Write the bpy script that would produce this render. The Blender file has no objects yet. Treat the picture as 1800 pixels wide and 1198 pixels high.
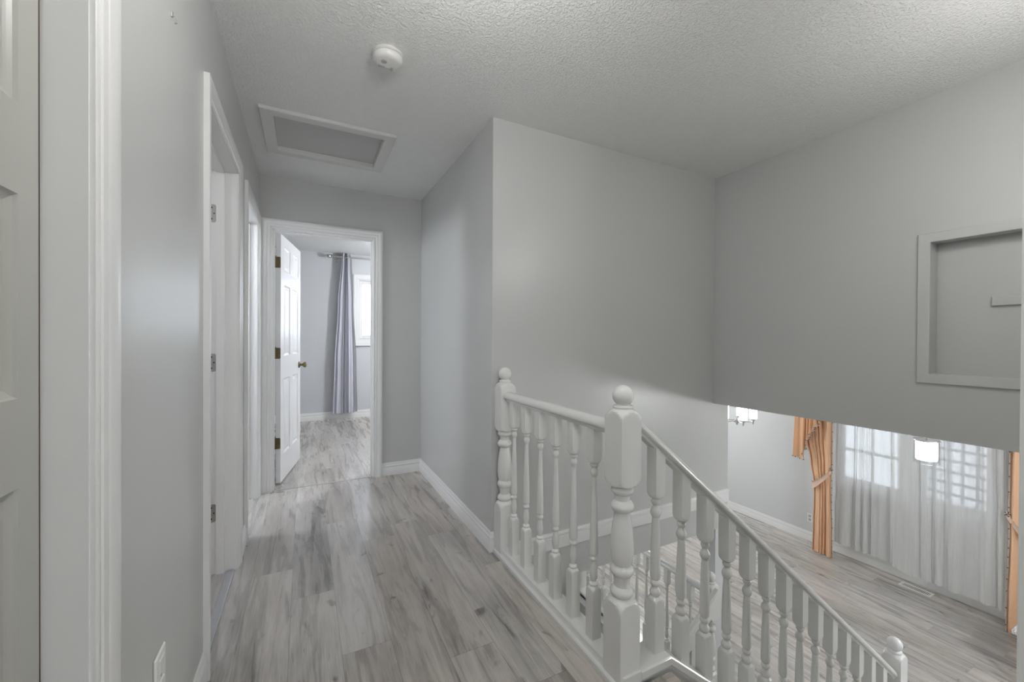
import bpy, math, random
from mathutils import Vector, Matrix
random.seed(7)
sc = bpy.context.scene
COL = sc.collection
PI = math.pi
R = math.radians

# ------------------------------------------------------------------ materials
def newmat(name):
    m = bpy.data.materials.new(name); m.use_nodes = True
    nt = m.node_tree
    for n in list(nt.nodes): nt.nodes.remove(n)
    out = nt.nodes.new('ShaderNodeOutputMaterial')
    return m, nt, out
def N(nt, typ, **kw):
    n = nt.nodes.new(typ)
    for k, v in kw.items():
        if k.startswith('i_'): n.inputs[k[2:].replace('_', ' ')].default_value = v
        else: setattr(n, k, v)
    return n
def L(nt, a, b): nt.links.new(a, b)
def math_(nt, op, a, b=None):
    n = N(nt, 'ShaderNodeMath', operation=op)
    for i, v in enumerate((a, b)):
        if v is None: continue
        if isinstance(v, (int, float)): n.inputs[i].default_value = v
        else: L(nt, v, n.inputs[i])
    return n.outputs[0]
def pos(nt):
    return N(nt, 'ShaderNodeNewGeometry').outputs['Position']
def paint(name, col, rough=0.5, bump=0.0, bscale=300, bdist=0.001, spec=0.5, mottle=0.0):
    m, nt, out = newmat(name)
    b = N(nt, 'ShaderNodeBsdfPrincipled')
    b.inputs['Base Color'].default_value = (*col, 1); b.inputs['Roughness'].default_value = rough
    b.inputs['Specular IOR Level'].default_value = spec
    if bump:
        nz = N(nt, 'ShaderNodeTexNoise'); nz.inputs['Scale'].default_value = bscale; nz.inputs['Detail'].default_value = 3
        L(nt, pos(nt), nz.inputs['Vector'])
        bp = N(nt, 'ShaderNodeBump'); bp.inputs['Strength'].default_value = bump; bp.inputs['Distance'].default_value = bdist
        L(nt, nz.outputs['Fac'], bp.inputs['Height']); L(nt, bp.outputs[0], b.inputs['Normal'])
    if mottle:
        nz = N(nt, 'ShaderNodeTexNoise'); nz.inputs['Scale'].default_value = 1; nz.inputs['Detail'].default_value = 5
        mp = N(nt, 'ShaderNodeMapping'); mp.inputs['Scale'].default_value = (9, 9, 1.6); L(nt, pos(nt), mp.inputs['Vector']); L(nt, mp.outputs[0], nz.inputs['Vector'])
        mr = N(nt, 'ShaderNodeMapRange'); L(nt, nz.outputs['Fac'], mr.inputs['Value'])
        mr.inputs['To Min'].default_value = rough - mottle; mr.inputs['To Max'].default_value = rough + mottle
        L(nt, mr.outputs[0], b.inputs['Roughness'])
    L(nt, b.outputs[0], out.inputs[0])
    return m
def metal(name, col, rough=0.3):
    m, nt, out = newmat(name)
    b = N(nt, 'ShaderNodeBsdfPrincipled'); b.inputs['Base Color'].default_value = (*col, 1)
    b.inputs['Metallic'].default_value = 1; b.inputs['Roughness'].default_value = rough
    nz = N(nt, 'ShaderNodeTexNoise'); nz.inputs['Scale'].default_value = 60; L(nt, pos(nt), nz.inputs['Vector'])
    mr = N(nt, 'ShaderNodeMapRange'); L(nt, nz.outputs['Fac'], mr.inputs['Value'])
    mr.inputs['To Min'].default_value = rough * .8; mr.inputs['To Max'].default_value = rough * 1.3
    L(nt, mr.outputs[0], b.inputs['Roughness'])
    L(nt, b.outputs[0], out.inputs[0]); return m
def glow(name, col, strength):
    m, nt, out = newmat(name)
    e = N(nt, 'ShaderNodeEmission'); e.inputs[0].default_value = (*col, 1); e.inputs[1].default_value = strength
    L(nt, e.outputs[0], out.inputs[0]); return m
def glassmat(name, tint=(1, 1, 1), amount=0.12):
    m, nt, out = newmat(name)
    t = N(nt, 'ShaderNodeBsdfTransparent'); t.inputs[0].default_value = (*tint, 1)
    g = N(nt, 'ShaderNodeBsdfGlossy'); g.inputs['Roughness'].default_value = 0.03
    fr = N(nt, 'ShaderNodeFresnel'); fr.inputs[0].default_value = 1.45
    f = math_(nt, 'MULTIPLY', fr.outputs[0], amount)
    mx = N(nt, 'ShaderNodeMixShader'); L(nt, f, mx.inputs[0]); L(nt, t.outputs[0], mx.inputs[1]); L(nt, g.outputs[0], mx.inputs[2])
    L(nt, mx.outputs[0], out.inputs[0]); return m

def ceiling_mat():
    m, nt, out = newmat('textured_ceiling')
    b = N(nt, 'ShaderNodeBsdfPrincipled'); b.inputs['Base Color'].default_value = (.84, .845, .83, 1); b.inputs['Roughness'].default_value = .62
    p = pos(nt)
    n1 = N(nt, 'ShaderNodeTexNoise'); n1.inputs['Scale'].default_value = 95; n1.inputs['Detail'].default_value = 2.5; n1.inputs['Distortion'].default_value = .6
    n2 = N(nt, 'ShaderNodeTexVoronoi'); n2.feature = 'SMOOTH_F1'; n2.inputs['Scale'].default_value = 150
    L(nt, p, n1.inputs['Vector']); L(nt, p, n2.inputs['Vector'])
    cr = N(nt, 'ShaderNodeValToRGB'); cr.color_ramp.elements[0].position = .44; cr.color_ramp.elements[1].position = .64
    L(nt, n1.outputs['Fac'], cr.inputs[0])
    h = math_(nt, 'ADD', cr.outputs[0], math_(nt, 'MULTIPLY', n2.outputs['Distance'], -.5))
    bp = N(nt, 'ShaderNodeBump'); bp.inputs['Strength'].default_value = .75; bp.inputs['Distance'].default_value = .0035
    L(nt, h, bp.inputs['Height']); L(nt, bp.outputs[0], b.inputs['Normal']); L(nt, b.outputs[0], out.inputs[0])
    return m

def plank_mat(name, warm=0.0, bright=1.0, W=0.18, LEN=1.21, along='y'):
    m, nt, out = newmat(name)
    b = N(nt, 'ShaderNodeBsdfPrincipled')
    sep = N(nt, 'ShaderNodeSeparateXYZ'); L(nt, pos(nt), sep.inputs[0])
    X, Y = (sep.outputs[0], sep.outputs[1]) if along == 'y' else (sep.outputs[1], sep.outputs[0])
    xs = math_(nt, 'DIVIDE', math_(nt, 'ADD', X, 20.03), W)
    row = math_(nt, 'FLOOR', xs)
    wn = N(nt, 'ShaderNodeTexWhiteNoise', noise_dimensions='1D'); L(nt, row, wn.inputs['W'])
    ys = math_(nt, 'ADD', math_(nt, 'DIVIDE', math_(nt, 'ADD', Y, 30.0), LEN), math_(nt, 'MULTIPLY', wn.outputs['Value'], 7.3))
    col = math_(nt, 'FLOOR', ys)
    cmb = N(nt, 'ShaderNodeCombineXYZ'); L(nt, row, cmb.inputs[0]); L(nt, col, cmb.inputs[1])
    rn = N(nt, 'ShaderNodeTexWhiteNoise', noise_dimensions='2D'); L(nt, cmb.outputs[0], rn.inputs['Vector'])
    rnd = rn.outputs['Value']
    # seams
    fx = math_(nt, 'FRACT', xs); fy = math_(nt, 'FRACT', ys)
    ex = math_(nt, 'MULTIPLY', math_(nt, 'MINIMUM', fx, math_(nt, 'SUBTRACT', 1, fx)), W)
    ey = math_(nt, 'MULTIPLY', math_(nt, 'MINIMUM', fy, math_(nt, 'SUBTRACT', 1, fy)), LEN)
    seam = math_(nt, 'LESS_THAN', math_(nt, 'MINIMUM', ex, ey), 0.0009)
    # grain coordinates, shifted per plank
    sh = math_(nt, 'MULTIPLY', rnd, 37.0)
    def coords(sx, sy):
        c = N(nt, 'ShaderNodeCombineXYZ')
        L(nt, math_(nt, 'MULTIPLY', X, sx), c.inputs[0])
        L(nt, math_(nt, 'MULTIPLY', Y, sy), c.inputs[1]); L(nt, sh, c.inputs[2]); return c.outputs[0]
    def noise(v, scale, det=4, dist=0., rough=.55):
        n = N(nt, 'ShaderNodeTexNoise'); n.inputs['Scale'].default_value = scale; n.inputs['Detail'].default_value = det
        n.inputs['Distortion'].default_value = dist; n.inputs['Roughness'].default_value = rough; L(nt, v, n.inputs['Vector']); return n.outputs['Fac']
    fine = noise(coords(1, .04), 210, 3)
    mid = noise(coords(1, .085), 15, 5, 1.4)
    big = noise(coords(1, .16), 7, 3, .8)
    # cathedral rings: bands of a smooth field
    ringf = noise(coords(1, .2), 7, 1.5, .5)
    ring = math_(nt, 'SINE', math_(nt, 'MULTIPLY', ringf, 85))
    # knots and cracks: very dark spots where a stretched field peaks
    crack = noise(coords(1, .10), 12, 4, 2.0, .62)
    cr = N(nt, 'ShaderNodeMapRange'); L(nt, crack, cr.inputs['Value'])
    cr.inputs['From Min'].default_value = .61; cr.inputs['From Max'].default_value = .74
    kn = noise(coords(1, .6), 9, 2, 1.5)
    kr = N(nt, 'ShaderNodeMapRange'); L(nt, kn, kr.inputs['Value']); kr.inputs['From Min'].default_value = .665; kr.inputs['From Max'].default_value = .74
    ramp = N(nt, 'ShaderNodeValToRGB')
    els = ramp.color_ramp.elements
    s = bright
    els[0].position = .20; els[0].color = (.125 * s, .118 * s, .111 * s, 1)
    els[1].position = .80; els[1].color = (.44 * s, .425 * s, .405 * s, 1)
    e = els.new(.5); e.color = (.295 * s, .283 * s, .268 * s, 1)
    v = math_(nt, 'ADD', math_(nt, 'MULTIPLY', mid, .72), math_(nt, 'MULTIPLY', math_(nt, 'SUBTRACT', big, .25), .9))
    v = math_(nt, 'ADD', v, math_(nt, 'MULTIPLY', math_(nt, 'SUBTRACT', fine, .5), .46))
    v = math_(nt, 'ADD', v, math_(nt, 'MULTIPLY', ring, .017))
    v = math_(nt, 'ADD', v, math_(nt, 'MULTIPLY', math_(nt, 'SUBTRACT', rnd, .5), .19))
    v = math_(nt, 'SUBTRACT', v, math_(nt, 'MULTIPLY', cr.outputs[0], .42))
    v = math_(nt, 'SUBTRACT', v, math_(nt, 'MULTIPLY', kr.outputs[0], .35))
    L(nt, v, ramp.inputs[0])
    # slight warm / cool shift per plank
    mixc = N(nt, 'ShaderNodeMix', data_type='RGBA', blend_type='MULTIPLY'); mixc.inputs[0].default_value = 1
    tint = N(nt, 'ShaderNodeMix', data_type='RGBA'); L(nt, rn.outputs['Color'], tint.inputs[0])
    tint.inputs[6].default_value = (1.04 + warm, 1.0, .955 - warm, 1); tint.inputs[7].default_value = (.98 + warm, 1.0, 1.03 - warm, 1)
    L(nt, ramp.outputs[0], mixc.inputs[6]); L(nt, tint.outputs[2], mixc.inputs[7])
    dk = N(nt, 'ShaderNodeMix', data_type='RGBA'); L(nt, math_(nt, 'MULTIPLY', seam, .6), dk.inputs[0])
    L(nt, mixc.outputs[2], dk.inputs[6]); dk.inputs[7].default_value = (.09, .085, .08, 1)
    L(nt, dk.outputs[2], b.inputs['Base Color'])
    rr = N(nt, 'ShaderNodeMapRange'); L(nt, mid, rr.inputs['Value']); rr.inputs['To Min'].default_value = .20; rr.inputs['To Max'].default_value = .36
    L(nt, rr.outputs[0], b.inputs['Roughness'])
    bp = N(nt, 'ShaderNodeBump'); bp.inputs['Strength'].default_value = .18; bp.inputs['Distance'].default_value = .001
    L(nt, math_(nt, 'SUBTRACT', v, math_(nt, 'MULTIPLY', seam, .8)), bp.inputs['Height']); L(nt, bp.outputs[0], b.inputs['Normal'])
    L(nt, b.outputs[0], out.inputs[0]); return m

def cloth(name, col, rough=.8, trans=.0, weave=900, sheen=.2):
    m, nt, out = newmat(name)
    b = N(nt, 'ShaderNodeBsdfPrincipled'); b.inputs['Base Color'].default_value = (*col, 1); b.inputs['Roughness'].default_value = rough
    b.inputs['Sheen Weight'].default_value = sheen
    w = N(nt, 'ShaderNodeTexNoise'); w.inputs['Scale'].default_value = weave; L(nt, pos(nt), w.inputs['Vector'])
    bp = N(nt, 'ShaderNodeBump'); bp.inputs['Strength'].default_value = .15; bp.inputs['Distance'].default_value = .0005
    L(nt, w.outputs['Fac'], bp.inputs['Height']); L(nt, bp.outputs[0], b.inputs['Normal'])
    if trans:
        t = N(nt, 'ShaderNodeBsdfTranslucent'); t.inputs[0].default_value = (*col, 1)
        mx = N(nt, 'ShaderNodeMixShader'); mx.inputs[0].default_value = trans
        L(nt, b.outputs[0], mx.inputs[1]); L(nt, t.outputs[0], mx.inputs[2]); L(nt, mx.outputs[0], out.inputs[0])
    else: L(nt, b.outputs[0], out.inputs[0])
    return m
def sheer_mat():
    m, nt, out = newmat('sheer_voile')
    d = N(nt, 'ShaderNodeBsdfDiffuse'); d.inputs[0].default_value = (.92, .92, .91, 1)
    t = N(nt, 'ShaderNodeBsdfTranslucent'); t.inputs[0].default_value = (.92, .92, .91, 1)
    m1 = N(nt, 'ShaderNodeMixShader'); m1.inputs[0].default_value = .5
    L(nt, d.outputs[0], m1.inputs[1]); L(nt, t.outputs[0], m1.inputs[2])
    tr = N(nt, 'ShaderNodeBsdfTransparent')
    # fine vertical thread streaks change how open the weave is; folds seen edge-on look denser
    sep = N(nt, 'ShaderNodeSeparateXYZ'); L(nt, pos(nt), sep.inputs[0])
    c = N(nt, 'ShaderNodeCombineXYZ'); L(nt, math_(nt, 'MULTIPLY', sep.outputs[1], 210), c.inputs[0]); L(nt, math_(nt, 'MULTIPLY', sep.outputs[2], 2.5), c.inputs[1])
    nz = N(nt, 'ShaderNodeTexNoise'); nz.inputs['Scale'].default_value = 1; nz.inputs['Detail'].default_value = 2; L(nt, c.outputs[0], nz.inputs['Vector'])
    lw = N(nt, 'ShaderNodeLayerWeight'); lw.inputs[0].default_value = .35
    f = math_(nt, 'ADD', math_(nt, 'MULTIPLY', math_(nt, 'SUBTRACT', nz.outputs['Fac'], .5), .16), .52)
    f = math_(nt, 'ADD', f, math_(nt, 'MULTIPLY', lw.outputs['Facing'], .5))
    f = math_(nt, 'MINIMUM', math_(nt, 'MAXIMUM', f, .12), .95)
    m2 = N(nt, 'ShaderNodeMixShader'); L(nt, f, m2.inputs[0]); L(nt, tr.outputs[0], m2.inputs[1]); L(nt, m1.outputs[0], m2.inputs[2])
    L(nt, m2.outputs[0], out.inputs[0]); return m
def block_mat():
    m, nt, out = newmat('pale_block')
    b = N(nt, 'ShaderNodeBsdfPrincipled'); b.inputs['Roughness'].default_value = .9
    sep = N(nt, 'ShaderNodeSeparateXYZ'); L(nt, pos(nt), sep.inputs[0])
    c = N(nt, 'ShaderNodeCombineXYZ'); L(nt, sep.outputs[1], c.inputs[0]); L(nt, sep.outputs[2], c.inputs[1])
    br = N(nt, 'ShaderNodeTexBrick'); L(nt, c.outputs[0], br.inputs['Vector']); br.offset = 0
    br.inputs['Color1'].default_value = (.92, .92, .92, 1); br.inputs['Color2'].default_value = (.86, .86, .86, 1); br.inputs['Mortar'].default_value = (.10, .10, .10, 1)
    br.inputs['Scale'].default_value = 1; br.inputs['Mortar Size'].default_value = .02; br.inputs['Brick Width'].default_value = .14; br.inputs['Row Height'].default_value = .155
    L(nt, br.outputs[0], b.inputs['Base Color']); L(nt, b.outputs[0], out.inputs[0]); return m
def marble_mat():
    m, nt, out = newmat('white_marble')
    b = N(nt, 'ShaderNodeBsdfPrincipled'); b.inputs['Roughness'].default_value = .2
    nz = N(nt, 'ShaderNodeTexNoise'); nz.inputs['Scale'].default_value = 14; nz.inputs['Detail'].default_value = 6; nz.inputs['Distortion'].default_value = 2
    L(nt, pos(nt), nz.inputs['Vector'])
    r = N(nt, 'ShaderNodeValToRGB'); e = r.color_ramp.elements
    e[0].position = .47; e[0].color = (.72, .71, .69, 1); e[1].position = .54; e[1].color = (.74, .73, .71, 1)
    k = e.new(.505); k.color = (.22, .21, .2, 1)
    L(nt, nz.outputs['Fac'], r.inputs[0]); L(nt, r.outputs[0], b.inputs['Base Color']); L(nt, b.outputs[0], out.inputs[0]); return m
def tile_mat():
    m, nt, out = newmat('floor_tile')
    b = N(nt, 'ShaderNodeBsdfPrincipled'); b.inputs['Roughness'].default_value = .35
    br = N(nt, 'ShaderNodeTexBrick'); L(nt, pos(nt), br.inputs['Vector']); br.offset = 0
    br.inputs['Color1'].default_value = (.6, .5, .4, 1); br.inputs['Color2'].default_value = (.55, .46, .37, 1); br.inputs['Mortar'].default_value = (.75, .7, .62, 1)
    br.inputs['Scale'].default_value = 1; br.inputs['Mortar Size'].default_value = .004; br.inputs['Brick Width'].default_value = .3; br.inputs['Row Height'].default_value = .3
    L(nt, br.outputs[0], b.inputs['Base Color']); L(nt, b.outputs[0], out.inputs[0]); return m

M = dict(
    wall=paint('wall_paint', (.56, .566, .553), .33, .12, 260, .0006, .5, .05),
    wall_living=paint('living_wall_paint', (.62, .63, .635), .42, .10, 260, .0006),
    bed=paint('bedroom_wall_paint', (.60, .61, .63), .45, .10, 260, .0006),
    trim=paint('white_gloss_trim', (.80, .80, .79), .28, .04, 90, .0006),
    rail=paint('white_gloss_wood', (.73, .73, .71), .22, .03, 60, .0006),
    door=paint('white_door_paint', (.74, .745, .75), .26, .05, 120, .0006),
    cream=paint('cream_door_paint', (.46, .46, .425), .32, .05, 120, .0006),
    dark=paint('dark_gap', (.09, .06, .045), .8, .1),
    ceiling=ceiling_mat(),
    hatch=paint('hatch_board', (.50, .505, .49), .6, .1, 200, .0005),
    hatchtrim=paint('hatch_trim_paint', (.66, .66, .64), .5, .08, 90, .0006),
    plastic=paint('white_plastic', (.78, .78, .755), .35, .02, 200, .0003),
    plastic_grey=paint('grey_plastic', (.42, .42, .41), .4, .02, 200, .0003),
    black=paint('black_slot', (.02, .02, .02), .6, .02),
    floor=plank_mat('grey_oak_planks', 0.008, 1.24),
    tread=plank_mat('grey_oak_tread', .02, 1.2, along='x'),
    tile=tile_mat(),
    brass=metal('aged_brass', (.20, .15, .09), .42),
    nickel=metal('brushed_nickel', (.55, .54, .52), .32),
    chrome=metal('polished_chrome', (.75, .75, .76), .12),
    strip=metal('aluminium_strip', (.72, .74, .80), .3),
    gold=cloth('apricot_satin', (.78, .49, .30), .42, .0, 500, .35),
    goldback=cloth('apricot_satin_lining', (.78, .56, .44), .6, .0, 500, .2),
    bead=paint('cream_bead', (.62, .52, .44), .35, .05, 300),
    beaddark=paint('dark_bead', (.12, .08, .07), .35, .05, 300),
    curtain=cloth('pale_lilac_cloth', (.50, .50, .56), .75, .0, 700, .1),
    curtaindark=cloth('grey_blackout_lining', (.30, .30, .31), .8, .0, 700, .0),
    sheer=sheer_mat(),
    glass=glassmat('window_glass', (.97, .99, .98), .9),
    clear=glassmat('clear_shade_glass', (.985, .99, .99), .4),
    block=block_mat(), marble=marble_mat(),
    ground=paint('pale_concrete_ground', (.55, .55, .53), .9, .3, 20, .01),
    vent=paint('vent_enamel', (.72, .72, .68), .35, .02),
    glow_shade=glow('lit_white_glass', (1.0, .985, .96), 3.5),
    glow_pendant=glow('lit_pendant_glass', (1.0, .985, .96), 6.0),
    glow_dome=glow('lit_globe_glass', (1.0, .985, .975), 15.5),
    glow_stair=glow('stair_fill_glow', (1.0, .985, .975), 24.0),  # this and the emitters below serve the added fill globes
    glow_low=glow('lower_fill_glow', (.98, .99, 1.0), 12.0),
    glow_rear=glow('rear_fill_glow', (1.0, .985, .975), 18.0),
    glow_bed=glow('bedroom_fill_glow', (.93, .955, 1.0), 58.0),
    glow_liv=glow('living_fill_glow', (.975, .99, 1.0), 54.0),
)

# ------------------------------------------------------------------ mesh builder
class MB:
    def __init__(s): s.v = []; s.f = []; s.mi = []
    def add(s, vs, fs, mi=0):
        o = len(s.v); s.v += [tuple(v) for v in vs]; s.f += [tuple(i + o for i in f) for f in fs]; s.mi += [mi] * len(fs)
    def box(s, x0, x1, y0, y1, z0, z1, mi=0):
        vs = [(x, y, z) for z in (z0, z1) for y in (y0, y1) for x in (x0, x1)]
        s.add(vs, [(0, 2, 3, 1), (4, 5, 7, 6), (0, 1, 5, 4), (2, 6, 7, 3), (0, 4, 6, 2), (1, 3, 7, 5)], mi); return s
    def bbox(s, x0, x1, y0, y1, z0, z1, b=.002, mi=0):
        """box with every edge chamfered by b"""
        vs = []; ids = {}
        X = (x0, x1); Y = (y0, y1); Z = (z0, z1)
        for i in (0, 1):
            for j in (0, 1):
                for k in (0, 1):
                    sx, sy, sz = (b if i == 0 else -b), (b if j == 0 else -b), (b if k == 0 else -b)
                    for a in range(3):
                        p = [X[i] + sx, Y[j] + sy, Z[k] + sz]; p[a] = (X[i], Y[j], Z[k])[a]
                        ids[(i, j, k, a)] = len(vs); vs.append(p)
        fs = []
        I = ids
        for i in (0, 1): fs.append([I[(i, 0, 0, 0)], I[(i, 1, 0, 0)], I[(i, 1, 1, 0)], I[(i, 0, 1, 0)]])
        for j in (0, 1): fs.append([I[(0, j, 0, 1)], I[(1, j, 0, 1)], I[(1, j, 1, 1)], I[(0, j, 1, 1)]])
        for k in (0, 1): fs.append([I[(0, 0, k, 2)], I[(1, 0, k, 2)], I[(1, 1, k, 2)], I[(0, 1, k, 2)]])
        for i in (0, 1):
            for j in (0, 1): fs.append([I[(i, j, 0, 0)], I[(i, j, 1, 0)], I[(i, j, 1, 1)], I[(i, j, 0, 1)]])
            for k in (0, 1): fs.append([I[(i, 0, k, 0)], I[(i, 1, k, 0)], I[(i, 1, k, 2)], I[(i, 0, k, 2)]])
        for j in (0, 1):
            for k in (0, 1): fs.append([I[(0, j, k, 1)], I[(1, j, k, 1)], I[(1, j, k, 2)], I[(0, j, k, 2)]])
        for i in (0, 1):
            for j in (0, 1):
                for k in (0, 1): fs.append([I[(i, j, k, 0)], I[(i, j, k, 1)], I[(i, j, k, 2)]])
        c = Vector(((x0 + x1) / 2, (y0 + y1) / 2, (z0 + z1) / 2)); out = []
        for f in fs:
            a, bb, cc = (Vector(vs[f[0]]), Vector(vs[f[1]]), Vector(vs[f[2]]))
            n = (bb - a).cross(cc - a); m = sum((Vector(vs[q]) for q in f), Vector()) / len(f)
            out.append(f if n.dot(m - c) > 0 else f[::-1])
        s.add(vs, out, mi); return s
    def prism(s, poly, fn, t0, t1, mi=0):
        """poly: list of 2D points; fn(p, t) -> 3D"""
        n = len(poly); vs = [fn(p, t0) for p in poly] + [fn(p, t1) for p in poly]
        fs = [(i, (i + 1) % n, n + (i + 1) % n, n + i) for i in range(n)] + [tuple(range(n))[::-1], tuple(range(n, 2 * n))]
        s.add(vs, fs, mi); return s
    def rings(s, rs, closed=True, cap=True, mi=0, loop=False):
        n = len(rs[0]); vs = [p for r in rs for p in r]; fs = []
        m = len(rs)
        for i in range(m if loop else m - 1):
            a = i * n; b = ((i + 1) % m) * n
            for j in range(n if closed else n - 1):
                k = (j + 1) % n; fs.append((a + j, a + k, b + k, b + j))
        if cap and closed and not loop: fs += [tuple(range(n))[::-1], tuple(range((m - 1) * n, m * n))]
        s.add(vs, fs, mi); return s
    def lathe(s, prof, cx=0, cy=0, n=24, half=None, mi=0, chamf=1.395):
        """prof (z, R); half: square half width limiting the radius (turned square stock)"""
        rs = []
        for z, r in prof:
            ring = []
            for i in range(n):
                a = 2 * PI * i / n; c, q = math.cos(a), math.sin(a); rr = r
                if half: rr = min(r, half / max(abs(c), abs(q)), half * chamf)
                ring.append((cx + rr * c, cy + rr * q, z))
            rs.append(ring)
        return s.rings(rs, mi=mi)
    def tube(s, pts, r, n=10, mi=0):
        pts = [Vector(p) for p in pts]; rs = []
        for i, p in enumerate(pts):
            d = (pts[min(i + 1, len(pts) - 1)] - pts[max(i - 1, 0)]).normalized()
            a = d.orthogonal().normalized() if i == 0 else (a - d * a.dot(d)).normalized()
            b = d.cross(a); rad = r[i] if isinstance(r, (list, tuple)) else r
            rs.append([p + (a * math.cos(2 * PI * k / n) + b * math.sin(2 * PI * k / n)) * rad for k in range(n)])
        return s.rings(rs, mi=mi)
    def ball(s, c, r, n=8, m=6, mi=0):
        prof = [(c[2] - r * math.cos(PI * i / m), max(1e-4, r * math.sin(PI * i / m))) for i in range(m + 1)]
        return s.lathe(prof, c[0], c[1], n, mi=mi)
    def build(s, name, mats, parent=None, smooth=35, origin=None):
        me = bpy.data.meshes.new(name)
        org = Vector(origin) if origin is not None else Vector((0, 0, 0))
        me.from_pydata([tuple(Vector(v) - org) for v in s.v], [], s.f)
        mats = mats if isinstance(mats, (list, tuple)) else [mats]
        for m in mats: me.materials.append(m)
        me.polygons.foreach_set('material_index', s.mi); me.validate(); me.update()
        import bmesh
        bm = bmesh.new(); bm.from_mesh(me); bmesh.ops.recalc_face_normals(bm, faces=bm.faces); bm.to_mesh(me); bm.free()
        if smooth:
            me.polygons.foreach_set('use_smooth', [True] * len(me.polygons)); me.set_sharp_from_angle(angle=R(smooth))
        o = bpy.data.objects.new(name, me); COL.objects.link(o); o.location = org
        if parent:
            o.parent = parent
            o.location = org - Vector(parent.get('base', (0, 0, 0))) if parent.get('base') is not None else org
        return o
def tag(o, label, cat=None, group=None, kind=None):
    if label: o['label'] = label
    if cat: o['category'] = cat
    if group: o['group'] = group
    if kind: o['kind'] = kind
    return o
def empty(name, loc=(0, 0, 0)):
    o = bpy.data.objects.new(name, None); COL.objects.link(o); o.location = loc; o.empty_display_size = .1
    return o
def thing(name, label, cat, loc=(0, 0, 0), group=None):
    """Empty at the base; children are built in world coordinates and shifted back."""
    return tag(empty(name, loc), label, cat, group)
def part(mb, name, mats, root, smooth=35, label=None, parent=None):
    o = mb.build(name, mats, None, smooth)
    p = parent or root
    o.parent = p
    bpy.context.view_layer.update()
    o.matrix_parent_inverse = Matrix.Identity(4)
    acc = Vector((0, 0, 0)); q = p
    while q is not None: acc += q.location; q = q.parent
    o.location = -acc
    if label: o['label'] = label
    return o
def struct(mb, name, mats, smooth=35, parent=None):
    if parent is not None: return part(mb, name, mats, parent, smooth)
    o = mb.build(name, mats, None, smooth); o['kind'] = 'structure'; return o
def sroot(name, loc=(0, 0, 0)):
    o = empty(name, loc); o['kind'] = 'structure'; return o

def wallbox(mb, axis, t0, t1, a0, a1, b0, b1, holes=(), mi=0):
    """slab normal to axis ('x' or 'y'), thickness t0..t1, along a (other horizontal) and b (z), with rectangular holes (a0,a1,b0,b1)"""
    As = sorted({a0, a1, *[h[0] for h in holes], *[h[1] for h in holes]}); Bs = sorted({b0, b1, *[h[2] for h in holes], *[h[3] for h in holes]})
    As = [a for a in As if a0 <= a <= a1]; Bs = [b for b in Bs if b0 <= b <= b1]
    def solid(i, j):
        if i < 0 or j < 0 or i >= len(As) - 1 or j >= len(Bs) - 1: return False
        ca, cb = (As[i] + As[i + 1]) / 2, (Bs[j] + Bs[j + 1]) / 2
        return not any(h[0] < ca < h[1] and h[2] < cb < h[3] for h in holes)
    P = (lambda t, a, b: (t, a, b)) if axis == 'x' else ((lambda t, a, b: (a, t, b)) if axis == 'y' else (lambda t, a, b: (a, b, t)))
    for i in range(len(As) - 1):
        for j in range(len(Bs) - 1):
            if not solid(i, j): continue
            A0, A1, B0, B1 = As[i], As[i + 1], Bs[j], Bs[j + 1]
            vs = [P(t, a, b) for t in (t0, t1) for a in (A0, A1) for b in (B0, B1)]
            fs = [(0, 1, 3, 2), (4, 6, 7, 5)]
            if not solid(i - 1, j): fs.append((0, 4, 5, 1))
            if not solid(i + 1, j): fs.append((2, 3, 7, 6))
            if not solid(i, j - 1): fs.append((0, 2, 6, 4))
            if not solid(i, j + 1): fs.append((1, 5, 7, 3))
            mb.add(vs, fs, mi)
    # weld
    key = {}; nv = []; rm = []
    for v in mb.v:
        k = tuple(round(c, 5) for c in v)
        if k not in key: key[k] = len(nv); nv.append(v)
        rm.append(key[k])
    mb.v = nv; mb.f = [tuple(rm[i] for i in f) for f in mb.f]
    return mb

CASING = [(0, 0), (0, .008), (.004, .0105), (.011, .0105), (.014, .0085), (.017, .0125), (.030, .0145), (.033, .0115), (.037, .0155), (.052, .0185), (.066, .0195), (.0715, .0175), (.0715, 0)]
BASE = [(0, 0), (.013, 0), (.013, .066), (.0105, .071), (.0135, .077), (.0135, .083), (.008, .092), (.0085, .097), (.004, .110), (0, .110)]
def frame_sweep(mb, P, pts, mit, prof, closed=False, mi=0):
    """P(a,b,n)->3D. pts 2D inner corners, mit 2D mitre directions"""
    rs = []
    for p, m in zip(pts, mit): rs.append([P(p[0] + m[0] * w, p[1] + m[1] * w, t) for w, t in prof])
    return mb.rings(rs, closed=True, cap=not closed, loop=closed, mi=mi)
def door_casing(mb, P, a0, a1, top, prof=CASING):
    return frame_sweep(mb, P, [(a0, 0), (a0, top), (a1, top), (a1, 0)], [(-1, 0), (-1, 1), (1, 1), (1, 0)], prof)
def win_casing(mb, P, a0, a1, b0, b1, prof=CASING):
    return frame_sweep(mb, P, [(a0, b0), (a0, b1), (a1, b1), (a1, b0)], [(-1, -1), (-1, 1), (1, 1), (1, -1)], prof, closed=True)
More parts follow.
